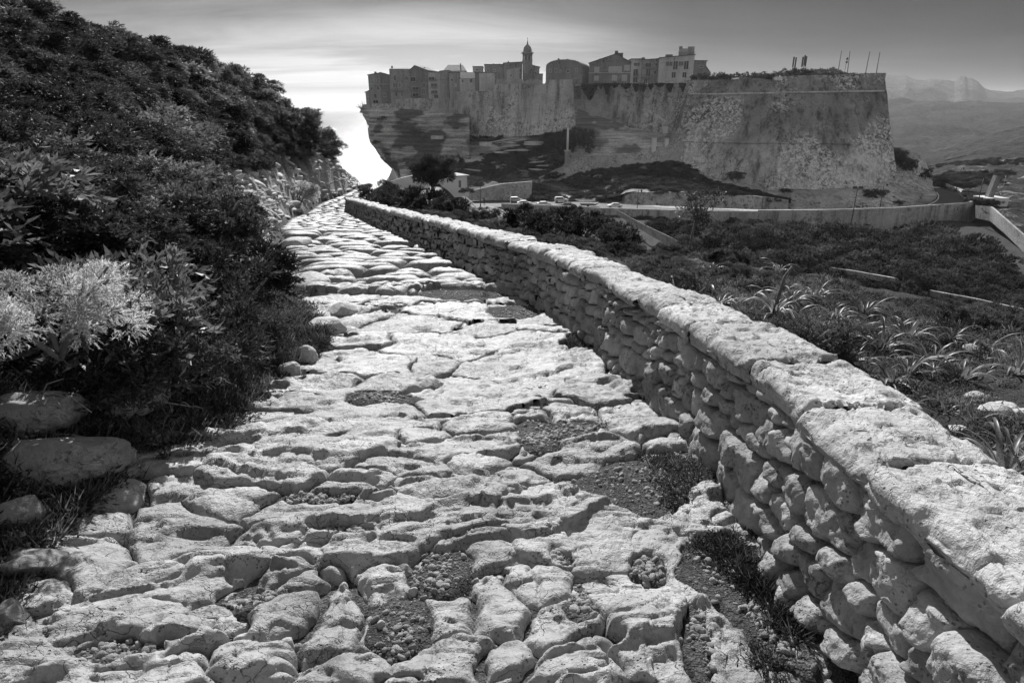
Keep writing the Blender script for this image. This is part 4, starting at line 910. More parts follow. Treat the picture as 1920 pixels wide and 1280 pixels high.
house('house', 'big gabled house with a dark front right of the round-roofed building', 1103.5, 1181, 119, 158, 262, 'render_dark', ('gable', 1152, 103), [(1118,131,7,8,'shut'),(1152,130.5,20,8,'shut'),(1174,128,8,8,'shut'),(1152,147,7,8,'shut'),(1170,147,7,8,'shut'),(1118,147,6,7,'shut')], 14, chim=((1122, 109, .6), (1152, 95, 1.2), (1157, 99, 3.0)), dd=-3, sh='light', ledge=137)
house('house', 'narrow pale house with tall dark shutters beside the gabled house', 1181.3, 1202, 112, 156, 259, 'render_light', ('flat',), [(1190.5,136,7,11),(1190.5,150,7,9),(1192,121,9,5,'shut')], 10, balc=((1186, 1196, 142),))
house('house', 'balconied middle house joined to the turreted house', 1202.2, 1233, 114, 156, 258, 'render_mid', ('shed', 113, 111), [(1213,122,9,7,'shut'),(1228,121,3,4),(1226.5,136,3.5,5),(1214,136,7,12),(1210,152,5,6)], 10, balc=((1202, 1222, 146), (1203, 1221, 127)), chim=((1205, 107, .7), (1208, 107, .5)))
hs = house('house', 'tall pale house with a square roof turret at the right end of the town', 1233.3, 1298, 111, 155, 254, 'render_light', ('shed', 109.5, 104), [(1252,120,11,7,'shut'),(1264,123,7,14),(1284,123,7,14),(1274,120,8,7,'shut'),(1262,141,6,9),(1282,141,6,9)], 12, dd=-2, ledge=131, chim=((1252, 101.5, 2.6),))
o, yaw, W, H = frame(1233.3, 1298, 111, 155, 254, -2); sx = W / (1298 - 1233.3); sz = H / 44.
m = MB(); X0, X1 = 36 * sx, 64.6 * sx; m.box(X0, X1, 3, 9, H - .5, (155 - 91) * sz); m.box(X0, X0 + 1.2, 3, 9, (155 - 91) * sz, (155 - 88.5) * sz + .3); m.box(X0 + 16 * sx, X1, 3, 9, (155 - 91) * sz, (155 - 87.5) * sz); m.box(X0, X1, 8, 9, (155 - 91) * sz, (155 - 90) * sz); m.box(X0 - .3, X1 + .3, 2.7, 3, H + 2.2, H + 2.5); m.build('turret', M['render_mid'], hs)
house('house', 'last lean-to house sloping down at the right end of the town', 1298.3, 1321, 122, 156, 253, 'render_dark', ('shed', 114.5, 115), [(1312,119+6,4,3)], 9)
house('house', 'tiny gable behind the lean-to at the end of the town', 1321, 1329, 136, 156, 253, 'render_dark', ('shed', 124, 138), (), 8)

# plateau under the town and on the bastion
def plateau(name, pts, mat):
    V = [tuple(P(*q)) for q in pts]; n = len(V) // 2; f = [(i, i + 1, n + i + 1, n + i) for i in range(n - 1)]; tag(mesh_np(name, V, f, mats=[mat], smooth=False), kind='structure')
plateau('town_ground', [(690,198,300),(745,197,294),(843,188,284),(926,176,275),(1022,162,263),(1080,161,260),(1190,160,259),(1300,156,250)] + [(700,197,360),(745,195,360),(843,188,360),(926,178,360),(1022,170,360),(1080,168,360),(1190,166,350),(1300,162,340)], M['cliff'])
plateau('bastion_top', [(1298,152,242),(1384,151,234),(1466,151,229),(1590,144,231),(1656,141,236)] + [(1310,158,310),(1384,156,310),(1466,154,310),(1590,152,310),(1650,150,310)], M['cliff'])
MBX = MB(); a_ = P(1612, 151, 231); b_ = P(1657, 137.5, 233)
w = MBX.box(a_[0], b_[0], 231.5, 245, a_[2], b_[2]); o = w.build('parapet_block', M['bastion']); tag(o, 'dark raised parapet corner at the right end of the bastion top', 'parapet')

# ---------------------------------------------------------------- posts, masts, lamps
def pole(name, label, cat, top, bot, d, r=.07, mat='iron', head=None, group=None):
    b = P(bot[0], bot[1], d); t = P(top[0], top[1], d); t[0] = b[0] + (t[0] - b[0]) * .15; e = empty(name, b, label, cat, group); v = t - b
    MB().tube([(0, 0, -.5), (0, 0, v[2] * .1)], r * 1.8, 8).tube([(0, 0, 0), tuple(v)], [r, r * .7], 8).build('pole', M[mat], e, True)
    if head == 'lantern':
        m = MB(); m.tube([tuple(v), tuple(v + (0, 0, .25)), tuple(v + (.55, 0, .45)), tuple(v + (.9, 0, .2))], .04, 5).build('arm', M['iron'], e)
        MB().lathe([(.05, .35), (.22, .25), (.26, 0), (.14, -.35), (.03, -.4)][::-1], 8, tuple(v + (.9, 0, -.1))).build('lantern', M['iron'], e)
    if head == 'flood':
        for s in (-1, 1): MB().box(v[0] + s * .75 - .45, v[0] + s * .75 + .45, -.25, .25, v[2] - .3, v[2] + .35).build('floodlight', M['iron'], e)
        MB().box(v[0] - .8, v[0] + .8, -.05, .05, v[2] - .1, v[2] + .02).build('arm', M['iron'], e)
    return e
for lab, tp, bt, d, hd, r in (('street lamp left of the stairs, nearest the white chapel', (873,345), (874,393), 168, 'lantern', .1), ('street lamp standing right of the stairs by the road', (900,345), (901,387), 172, 'lantern', .1),
        ('street lamp at the kerb before the left end of the white retaining wall', (1194,357), (1194,404), 176, 'lantern', .1), ('street lamp in front of the right end of the white retaining wall', (1429,349), (1427,402), 177, 'lantern', .1),
        ('street lamp against the rock at the foot of the bastion', (1653,346), (1649,393), 183, 'lantern', .1), ('twin floodlight mast rising in front of the tall road parapet', (1609,352), (1594,428), 168, 'flood', .13),
        ('double lantern lamp on the outside of the bend', (1800,315), (1793,356), 218, 'lantern', .12), ('double lantern lamp at the end of the road parapet', (1842,335), (1834,378), 186, 'lantern', .12)):
    pole('street_lamp', lab, 'street lamp', tp, bt, d, r, 'iron', hd)
pole('flag_pole', 'thin pale mast on the terrace beyond the bend', 'mast', (1887,329), (1876,367), 200, .06, 'galv')
pole('sign_post', 'short white post standing by the road near the parked cars', 'post', (957,364), (957,386), 184, .09, 'white')
for lab, a, b in (('leftmost of the four thin whip antennas on the bastion', (1578,96), (1571,137)), ('second whip antenna from the left on the bastion', (1594,96), (1589,137)), ('third whip antenna from the left on the bastion', (1631,97), (1623,137)), ('rightmost of the four whip antennas on the bastion', (1650,98), (1643,138))):
    b_ = P(b[0], b[1], 240); t_ = P(a[0], a[1], 240); e = empty('whip_antenna', b_, lab, 'antenna'); MB().tube([(0, 0, -1), tuple(t_ - b_)], [.13, .09], 6).build('rod', M['iron'], e)
b_ = P(1583, 137, 242); e = empty('small_mast', b_, 'short mast with stubby aerials between the first two whip antennas', 'antenna'); m = MB().tube([(0, 0, -1), (.2, 0, 5)], .07, 6).build('pole', M['iron'], e)
for z in (3.1, 4.2): MB().box(-.1, .5, -.1, .1, z, z + .7).build('aerial', M['iron'], e)
for lab, cols, base in (('left group of tall panel antennas on the bastion', ((1489,107,133), (1493,108,133)), 1491), ('right group of tall panel antennas with a brace on the bastion', ((1506,107,119), (1510,104,133), (1512.5,106,122)), 1508)):
    b_ = P(base, 137, 238); e = empty('panel_antenna', b_, lab, 'antenna')
    for x, t, bb in cols:
        u = P(x, t, 238) - b_; w = P(x, bb, 238) - b_; MB().box(u[0] - .2, u[0] + .2, -.2, .2, u[2] - 3.2, u[2]).build('panel', M['iron'], e); MB().tube([(u[0], 0, w[2] - 1), (u[0], 0, u[2] - .5)], .09, 6).build('pole', M['iron'], e)
    if base == 1508: MB().tube([(-3.0, 0, .6), (.8, 0, 1.6)], .08, 5).build('brace', M['iron'], e)
# obelisk-like white pole on a pier
b_ = P(1063, 312, 233); t_ = P(1063, 240, 233); mid_ = P(1063, 284, 233); e = empty('mast_pier', b_, 'tall pale shaft on a stone pier at the corner of the ramp wall', 'column')
MB().box(-.9, .9, -.9, .9, -3, mid_[2] - b_[2]).build('pier', M['rubble'], e); MB().box(-1.1, 1.1, -1.1, 1.1, mid_[2] - b_[2], mid_[2] - b_[2] + .4).build('cap', M['render_light'], e)
MB().tube([(0, 0, mid_[2] - b_[2]), (0, 0, t_[2] - b_[2])], [.42, .34], 8).build('shaft', M['white'], e, True)
# gate piers, sign and railing
for lab, px, d, w in (('wide white gate pier at the top of the ramp', 1225.5, 231.5, 1.5), ('narrow white gate pier right of the wide pier', 1249, 231, 1.2)):
    b_ = P(px, 279 if w > 1.3 else 276, d); e = empty('gate_pier', b_, lab, 'pier'); MB().box(-w / 2, w / 2, -w / 2, w / 2, -1, 3.6 if w > 1.3 else 2.8).build('pier', M['white'], e); MB().box(-w / 2 - .15, w / 2 + .15, -w / 2 - .15, w / 2 + .15, 3.6 if w > 1.3 else 2.8, 3.85 if w > 1.3 else 3.05).build('cap', M['render_light'], e)
b_ = P(1237, 276, 231); e = empty('railing', b_, 'short railing between the two white gate piers', 'railing'); MB().box(-1.6, 1.6, -.05, .05, 1.5, 1.6).box(-1.6, 1.6, -.05, .05, .3, .4).build('rail', M['white'], e)
for i in range(8): MB().box(-1.5 + i * .42, -1.44 + i * .42, -.04, .04, 0, 1.5).build('baluster', M['white'], e)
b_ = P(1246, 262, 243); e = empty('sign_board', b_, 'tall white notice board standing against the ivy curtain wall', 'sign'); MB().box(-.9, .9, -.1, .1, 2.2, 4.6).build('board', M['white'], e); MB().box(-.7, -.55, -.1, .1, -1, 2.2).box(.55, .7, -.1, .1, -1, 2.2).build('post', M['galv'], e)
# monument block beyond the bend
b_ = P(1856, 378, 190); e = empty('monument', b_, 'tall dark leaning monument block on a white plinth beyond the bend', 'monument')
MB().box(-3.2, 3.2, -3, 3, -3, 1.4).build('plinth', M['white'], e); m = MB(); m.prism([(-1.4, 1.4), (.2, 1.4), (.9, 7.4), (-.5, 7.6)], 'y', -.8, .8); m.build('slab', M['render_dark'], e)
for i, px in enumerate((1816, 1821)):
    b_ = Pz(px, 366, RZ); e = empty('bollard', b_, ('left' if i == 0 else 'right') + ' of the two dark bollards on the bend pavement', 'bollard'); MB().tube([(0, 0, -.2), (0, 0, .9)], .25, 8).lathe([(.3, .9), (.2, 1.15), (.02, 1.2)], 8).build('post', M['iron'], e)
# chapel
o, yaw, W, H = frame(829, 879, 333, 352, 122, 3); e = empty('chapel', o, 'small white flat roofed chapel at the top of the stairs', 'chapel', None, yaw)
MB().box(0, W, 0, 5, -2, H).build('wall', M['white'], e); MB().box(-.15, W + .15, -.15, 5.15, H, H + .18).build('roof', M['render_light'], e)
for x in (.955, .985): MB().box(W * x - .05, W * x + .02, -.12, -.003, -1, H).build('drainpipe', M['shutter'], e)
MB().box(W * .62, W * .70, -.05, -.004, -.2, H * .6).build('door', M['shutter'], e)
b_ = P(833, 331, 126); e = empty('chapel_finial', b_, 'small white bell finial above the chapel roof', 'finial'); MB().lathe([(.7, -1), (.7, .1), (.45, .3), (.4, .9), (.5, 1.05), (.2, 1.5), (.22, 1.8), (.03, 2.1)], 10).build('finial', M['white'], e, True)
wall3d('bright white parapet slope climbing towards the chapel from the left', 'wall', 'white_ramp_wall', [(722,344,112),(750,334,114),(790,325,117),(806,325,118)], [(718,356,112),(750,356,114),(790,352,117),(806,352,118)], .5, M['white'], nu=24, nv=5)
b_ = P(733, 336, 130); e = empty('pale_rock', b_, 'pale pyramid shaped rock at the foot of the sea cliff', 'rock'); m = MB(); m.add([(-1.6, -1, -3), (2.2, -1.5, -3), (2.5, 2, -3), (-1, 2, -3), (.5, .2, 2.2), (.1, -.4, 1.4)], [(0, 1, 5), (1, 2, 4), (1, 4, 5), (2, 3, 4), (3, 0, 5), (3, 5, 4)]); m.build('rock', M['boulder'], e)
# stairs from the road down to the car park
st = empty('stairs', P(875, 392, 168), 'broad flight of long steps descending beside the road', 'stairs'); o0 = np.array(st.location); proto_step = None
a0, a1 = P(850, 364, 178), P(905, 416, 160); NS = 30
for i in range(NS):
    q = a0 + (a1 - a0) * (i / (NS - 1)) - o0
    if proto_step is None: proto_step = MB().box(-2.8, 2.8, -.5, .6, -1.2, 0).build('step', M['render_light'], st); proto_step.location = q
    else: s_ = proto_step.copy(); C.objects.link(s_); s_.parent = st; s_.location = q

#CARS
M['car_white'] = plain('car_paint_white', .55, .3, .5, var=.02); M['car_silver'] = plain('car_paint_silver', .34, .3, .5, .4, var=.02); M['car_dark'] = plain('car_paint_dark', .05, .25, .5, var=.02); M['tyre'] = plain('tyre', .02, .9); M['glass'] = plain('car_glass', .03, .08, .6)
def place_z0(l): return max(float(T(np.array([l[0]]), np.array([l[1]]))[0]), l[2] - .4)
def car(label, px, py, z, mat, rz=0., kind=0, d=None):
    loc = Pz(px, py, z) if d is None else P(px, py, d); e = empty('parked_car', loc, label, 'car', 'cars parked along the road', rz)
    prof = [(-2.1, .35), (-2.15, .75), (-1.95, .98), (-1.6, 1.02), (-1.1, 1.42), (.45, 1.46), (1.15, .98), (1.9, .85), (2.12, .6), (2.1, .32)] if kind == 0 else [(-2.0, .35), (-2.05, .95), (-1.85, 1.45), (-1.5, 1.58), (.35, 1.6), (1.1, 1.05), (1.85, .9), (2.05, .6), (2.0, .32)]
    V = []; 
    secs = [(-.82, .80), (-.78, 1.0), (.78, 1.0), (.82, .80)]
    m = MB(); n = len(prof); V = []
    for y, s_ in ((-.84, 0), (-.70, 1), (.70, 1), (.84, 0)):
        for x, zz in prof: V.append((x * (1 if s_ else .985), y if zz < 1.1 else y * .86, zz if s_ or zz < 1.1 else zz - .05))
    f = [tuple(range(n - 1, -1, -1)), tuple(3 * n + i for i in range(n))]
    for j in range(3): f += [(j * n + i, j * n + (i + 1) % n, (j + 1) * n + (i + 1) % n, (j + 1) * n + i) for i in range(n)]
    m.add(V, f); m.build('body', M[mat], e, False)
    for sy in (-1, 1):
        w = [(-1.25, 1.0), (-1.0, 1.34), (.35, 1.36), (.85, 1.0)] if kind == 0 else [(-1.6, 1.0), (-1.45, 1.45), (.3, 1.48), (.8, 1.05)]
        MB().prism(w, 'y', sy * .80 - .02, sy * .80 + .02).build('side_window', M['glass'], e)
    for x in (-1.3, 1.3):
        for sy in (-1, 1):
            c = Vector((x, sy * .78, .32)); wl = MB().tube([c + Vector((0, -.1, 0)), c + Vector((0, .1, 0))], .32, 12).build('wheel', M['tyre'], e); MB().tube([c + Vector((0, -.11, 0)), c + Vector((0, .11, 0))], .18, 8).build('rim', M['galv'], wl)
    for sy in (-1, 1): MB().box(2.02, 2.14, sy * .6 - .18, sy * .6 + .18, .62, .76).build('headlight', M['white'], e)
    return e
car('silver estate car, rear one of the pair nearest the rubble wall', 968, 379, RZ, 'car_silver', .0, 1)
car('white car, front one of the pair nearest the rubble wall', 983, 385, RZ, 'car_white', .05)
car('silver car parked alone behind the low road wall', 1020, 387, RZ, 'car_silver', .03)
car('white hatchback beside the dark car on the road', 1052, 379, RZ, 'car_white', .0, 1)
car('black car parked in front of the white hatchback', 1066, 389, RZ, 'car_dark', .05)
car('white saloon car at the corner of the meadow wall', 1152, 390, RZ, 'car_white', math.pi)
e1 = car('car with a striped roof seen just over the dry stone wall', 893, 420, -20, 'car_silver', .5, 0, 118); e1.location.z = place_z0(e1.location)
e1 = car('pale roofed car half hidden behind the striped one', 873, 406, -20, 'car_white', .5, 1, 126); e1.location.z = place_z0(e1.location)
b_ = Pz(1104, 387, RZ); e = empty('boat_trailer', b_, 'dark open boat on a trailer between the cars on the road', 'boat')
MB().prism([(-2.6, .7), (-2.2, .35), (1.8, .35), (2.9, 1.15), (2.6, 1.15), (1.6, .8), (-2.5, .85)], 'y', -.7, .7).build('hull', M['car_dark'], e)
for sy in (-.8, .8): MB().tube([(-.3, sy - .08, .25), (-.3, sy + .08, .25)], .27, 10).build('wheel', M['tyre'], e)
# person walking on the ramp
def person(label, loc, h=1.72):
    e = empty('person', loc, label, 'person'); bm = bpy.data.meshes.new('body')
    J = [((0, 0, .95), .13), ((0, 0, 1.2), .12), ((0, 0, 1.42), .15), ((0, 0, 1.53), .055), ((0, 0, 1.62), .095), ((0, 0, 1.72), .08), ((.2, 0, 1.4), .06), ((.26, .05, 1.12), .045), ((.27, -.08, .88), .035), ((-.2, 0, 1.4), .06), ((-.26, -.05, 1.12), .045), ((-.27, .08, .88), .035),
         ((.1, 0, .9), .09), ((.11, -.12, .5), .065), ((.11, -.06, .08), .045), ((.11, -.2, .03), .04), ((-.1, 0, .9), .09), ((-.11, .08, .5), .065), ((-.11, .2, .1), .045), ((-.11, .08, .03), .04)]
    E_ = [(0, 1), (1, 2), (2, 3), (3, 4), (4, 5), (2, 6), (6, 7), (7, 8), (2, 9), (9, 10), (10, 11), (0, 12), (12, 13), (13, 14), (14, 15), (0, 16), (16, 17), (17, 18), (18, 19)]
    bm.from_pydata([j[0] for j in J], E_, []); o = bpy.data.objects.new('body', bm); C.objects.link(o); o.parent = e; md = o.modifiers.new('skin', 'SKIN'); 
    for i, (p_, r_) in enumerate(J): bm.skin_vertices[0].data[i].radius = (r_, r_)
    bm.skin_vertices[0].data[0].use_root = True; o.modifiers.new('sub', 'SUBSURF').levels = 1; bm.materials.append(M['iron']); return e
person('small walker in dark clothes on the road behind the tall parapet', Pz(1616, 396, RZ), 1.7)
person('small walker in dark clothes on the road near the short white post', Pz(908, 383, RZ), 1.7)
# ================================================================ vegetation
def norm(a): return a / np.maximum(np.linalg.norm(a, axis=-1, keepdims=True), 1e-9)
def leaves(base, dirs, ln, wd, rng, bend=.25, quad=False):
    """thin leaves: one triangle (or a folded pair) each"""
    n = len(base); up = rng.normal(size=(n, 3)); side = norm(np.cross(dirs, up)); ln = ln * rng.uniform(.6, 1.3, (n, 1)); tip = base + dirs * ln + np.array([0, 0, -1]) * ln * bend * rng.uniform(0, 1, (n, 1))
    if not quad:
        V = np.stack([base - side * wd * .5, base + side * wd * .5, tip], 1).reshape(-1, 3); return V, np.arange(n * 3).reshape(-1, 3)
    mid = base * .5 + tip * .5 + norm(np.cross(side, dirs)) * ln * .06
    V = np.stack([base, mid - side * wd * .5, tip, mid + side * wd * .5], 1).reshape(-1, 3); return V, np.arange(n * 4).reshape(-1, 4)
def shrub_np(seed, lobes=9, sprays=46, per=14, ln=.05, wd=.012, spray=.14, flat=.75, quad=False, R=.5, droop=.2, lob=.24, up=.35):
    rng = np.random.default_rng(seed); Vs = []; Fs = []; n0 = 0; B = []; D = []
    for i in range(lobes):
        a = rng.uniform(0, 2 * math.pi); rr_ = R * .72 * math.sqrt(rng.uniform(0, 1)); c = np.array([rr_ * math.cos(a), rr_ * math.sin(a), flat * R * rng.uniform(.25, 1.0) * (1 - .5 * (rr_ / R) ** 2)]); lr = lob * R * 2 * rng.uniform(.6, 1.15)
        d = norm(rng.normal(size=(sprays, 3)) + np.array([0, 0, up])); p0 = c + d * lr * rng.uniform(.55, 1.0, (sprays, 1)) * np.array([1, 1, .8]); d = norm(d + norm(c + [0, 0, .1]) * .5)
        t = np.linspace(0, 1, per)[None, :, None]; pts = p0[:, None] + d[:, None] * t * spray; pts[..., 2] -= droop * spray * (t[..., 0] ** 2)
        dd = norm(d[:, None] * .9 + rng.normal(size=(sprays, per, 3)) * .55); B.append(pts.reshape(-1, 3)); D.append(dd.reshape(-1, 3))
    return leaves(np.concatenate(B), np.concatenate(D), ln, wd, rng, .2, quad)
def place_z(x, y): return float(T(np.array([x]), np.array([y]))[0])
def stems(e, R, mat='bark', seed=0, n=6, r=.018):
    rg_ = random.Random(seed); m = MB()
    for i in range(n):
        a = rg_.uniform(0, 6.28); h = R * rg_.uniform(.6, 1.0); m.tube([(0, 0, -.1), (.3 * R * math.cos(a), .3 * R * math.sin(a), h * .35), (.62 * R * math.cos(a + .3), .62 * R * math.sin(a + .3), h * .8)], [r, r * .8, r * .4], 5)
    return m.build('stem', M[mat], e, True)
PROTO = {}
def proto(key, name, label, cat, loc, mat, kw, scale=1.0, rz=0., group=None, R=.5, sm='bark'):
    e = empty(name, loc, label, cat, group, rz); e.scale = (scale,) * 3
    V, Fc = shrub_np(**kw); o = mesh_np('foliage', V, Fc, smooth=False, mats=[M[mat]], parent=e); stems(e, R, sm, len(PROTO)); PROTO[key] = (e, o); return e
def again(key, name, label, cat, loc, scale, rz=0., mat=None, group=None, sz=1.0):
    e0 = PROTO[key][0]; e = empty(name, loc, label, cat, group, rz); e.scale = (scale, scale, scale * sz)
    for ch in e0.children:
        c = ch.copy(); C.objects.link(c); c.parent = e
        if mat and ch.name.startswith('foliage'):
            c.material_slots[0].link = 'OBJECT'; c.material_slots[0].material = M[mat]
    return e
def on(px, py, lift=0.):
    q = hit(px, py); return (q[0], q[1], q[2] + lift)
def Z_AT(px, py, d): return float(P(px, py, d)[2])
def at_d(px, d, lift=0.):
    """ground point below pixel column px at forward distance d"""
    x = (px - 960.) / F * d / 1.0 / (CP + .2 * SP) * 1.0; return (x, d, place_z(x, d) + lift)
def colx(px, py, d): v = ray(px, py); return v[0] / v[1] * d
def base_at(px, py, d, lift=0.):
    x = colx(px, py, d); return (x, d, place_z(x, d) + lift)
jun = dict(seed=1, lobes=46, sprays=42, per=8, ln=.036, wd=.013, spray=.055, R=.60, lob=.085, up=.9)
# foreground bushes of the left bank ---------------------------------
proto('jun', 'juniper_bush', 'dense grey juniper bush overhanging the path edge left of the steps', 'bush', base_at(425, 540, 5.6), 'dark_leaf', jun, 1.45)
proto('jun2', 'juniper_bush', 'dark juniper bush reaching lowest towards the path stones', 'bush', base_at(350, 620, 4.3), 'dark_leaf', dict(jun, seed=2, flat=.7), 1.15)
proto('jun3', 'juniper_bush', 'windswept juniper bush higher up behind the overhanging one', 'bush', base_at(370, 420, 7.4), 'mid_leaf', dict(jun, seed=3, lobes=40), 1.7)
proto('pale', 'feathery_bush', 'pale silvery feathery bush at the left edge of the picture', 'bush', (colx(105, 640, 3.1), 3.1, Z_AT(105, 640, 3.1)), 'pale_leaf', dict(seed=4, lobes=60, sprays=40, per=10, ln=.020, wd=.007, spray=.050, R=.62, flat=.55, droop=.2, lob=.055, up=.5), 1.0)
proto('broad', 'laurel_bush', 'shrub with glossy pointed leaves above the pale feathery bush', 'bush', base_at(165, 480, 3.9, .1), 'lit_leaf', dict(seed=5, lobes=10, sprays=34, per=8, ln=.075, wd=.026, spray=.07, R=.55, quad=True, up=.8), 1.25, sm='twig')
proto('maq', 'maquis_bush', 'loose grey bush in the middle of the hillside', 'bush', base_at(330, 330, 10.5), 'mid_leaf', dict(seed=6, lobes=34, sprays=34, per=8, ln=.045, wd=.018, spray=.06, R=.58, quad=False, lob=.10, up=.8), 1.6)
proto('wiry', 'wiry_bush', 'round wiry bush just outside the wall, nearer of the wiry pair', 'bush', base_at(1445, 640, 4.1), 'mid_leaf', dict(seed=7, lobes=30, sprays=40, per=9, ln=.028, wd=.012, spray=.06, R=.48, flat=.8, lob=.10), .78, sm='twig')
again('jun', 'juniper_bush', 'juniper bush left of the lowest one, half lost in shade', 'bush', base_at(230, 560, 3.7), 1.15, 1.2)
again('jun2', 'juniper_bush', 'juniper bush hanging over the stony bank halfway along the path', 'bush', base_at(435, 405, 11.), 1.4, 2.2)
again('maq', 'maquis_bush', 'round pale bush high on the hillside near the skyline', 'bush', base_at(545, 262, 33), 2.2, .4, 'pale_leaf')
again('jun3', 'juniper_bush', 'small dark bush standing up alone on the hill crest', 'bush', base_at(402, 128, 34, .1), 1.0, .9, 'dark_leaf', sz=1.1)
again('jun', 'juniper_bush', 'bushy dark head at the end of the hill crest above the sea', 'bush', base_at(505, 205, 40, .0), 1.2, 2.0)
again('jun2', 'juniper_bush', 'dark bush at the seaward foot of the hillside scrub', 'bush', base_at(618, 300, 47), 1.6, .2)
again('jun3', 'juniper_bush', 'lone dark bush on the bare rocks before the sea', 'bush', base_at(686, 305, 56, .4), 1.6, 2.6, 'dark_leaf')
# right of the wall --------------------------------------------------
again('wiry', 'wiry_bush', 'round wiry bush just outside the wall, farther of the wiry pair', 'bush', base_at(1520, 610, 4.7), .85, 1.5)
again('wiry', 'wiry_bush', 'low grey bush close against the outer face of the wall bend', 'bush', base_at(1265, 560, 6.0), .9, 2.5, 'dark_leaf')
for lab, px, d, s, k in (('first dark bush beyond the wall left of the meadow view', 985, 17.5, 1.5, 'jun'), ('tallest dark bush beyond the wall in front of the meadow', 1085, 14.6, 1.75, 'jun2'), ('low dark bush ending the row before the meadow wall', 1165, 13.0, 1.05, 'jun3'), ('dark bush between the first and the tallest beyond the wall', 1035, 16.0, 1.5, 'jun3'),
                         ('low dark bush beside the parked car roofs', 912, 21.5, 1.1, 'jun2'), ('grey bush beyond the wall with pale tips', 1045, 12.5, .75, 'maq')):
    again(k, 'juniper_bush', lab, 'bush', base_at(px, 450, d), s, px * .01, 'dark_leaf' if k != 'maq' else None)
for lab, px, d, s, k in (('dark bush mass right at the far end of the wall', 715, 37, 2.9, 'jun'), ('dark bush in the middle of the far mass beyond the wall', 752, 33, 3.0, 'jun2'), ('dark bush at the near end of the far mass beyond the wall', 800, 29, 2.6, 'jun3'), ('lower dark bush filling the gap under the tall tree', 838, 27, 1.9, 'jun'), ('small bush on the slope left of the car roofs', 868, 24, 1.3, 'jun2')):
    again(k, 'juniper_bush', lab, 'bush', base_at(px, 380, d, -.2), s, px * .013, 'dark_leaf')
def tree(name, label, loc, h, crown_r, key_kw, mat, lean=.1, seed=0, nb=7, rz=0., tr=.06):
    e = empty(name, loc, label, 'tree', None, rz); r = random.Random(seed); m = MB(); m.tube([(0, 0, -.4), (lean * .4, 0, h * .3), (lean, .05, h * .6)], [tr * 1.3, tr, tr * .7], 7); tips = []
    for i in range(nb):
        a = 2 * math.pi * i / nb + r.uniform(-.3, .3); q = (lean + math.cos(a) * crown_r * r.uniform(.4, .85), math.sin(a) * crown_r * r.uniform(.4, .85), h * r.uniform(.62, .95)); m.tube([(lean, .05, h * r.uniform(.35, .6)), ((lean + q[0]) / 2, q[1] / 2, h * .66), q], [tr * .5, tr * .35, tr * .15], 5); tips.append(q)
    m.build('trunk', M['bark'], e, True); Vs = []; Fs = []; n = 0
    for i, q in enumerate(tips + [(lean, 0, h * .92)]):
        V, Fc = shrub_np(**dict(key_kw, seed=seed * 31 + i)); V = V * (crown_r * r.uniform(.8, 1.2)) + np.array(q) - [0, 0, crown_r * .25]; Vs.append(V); Fs.append(Fc + n); n += len(V)
    mesh_np('crown', np.concatenate(Vs), np.concatenate(Fs), smooth=False, mats=[M[mat]], parent=e); return e
tree('pine_tree', 'tall dark windblown tree standing in front of the white chapel', base_at(800, 370, 31, -.3), 2.9, .95, dict(lobes=9, sprays=60, per=8, ln=.07, wd=.03, spray=.12, R=.6, flat=.7, lob=.2), 'dark_leaf', .35, 3, 11)
tree('small_tree', 'small airy tree with pale leaves beyond the wall, before the valley', base_at(1288, 500, 12.2), 1.15, .42, dict(lobes=4, sprays=12, per=7, ln=.10, wd=.05, spray=.2, R=.5, flat=.5, quad=True), 'lit_leaf', .1, 5, 6, tr=.025)

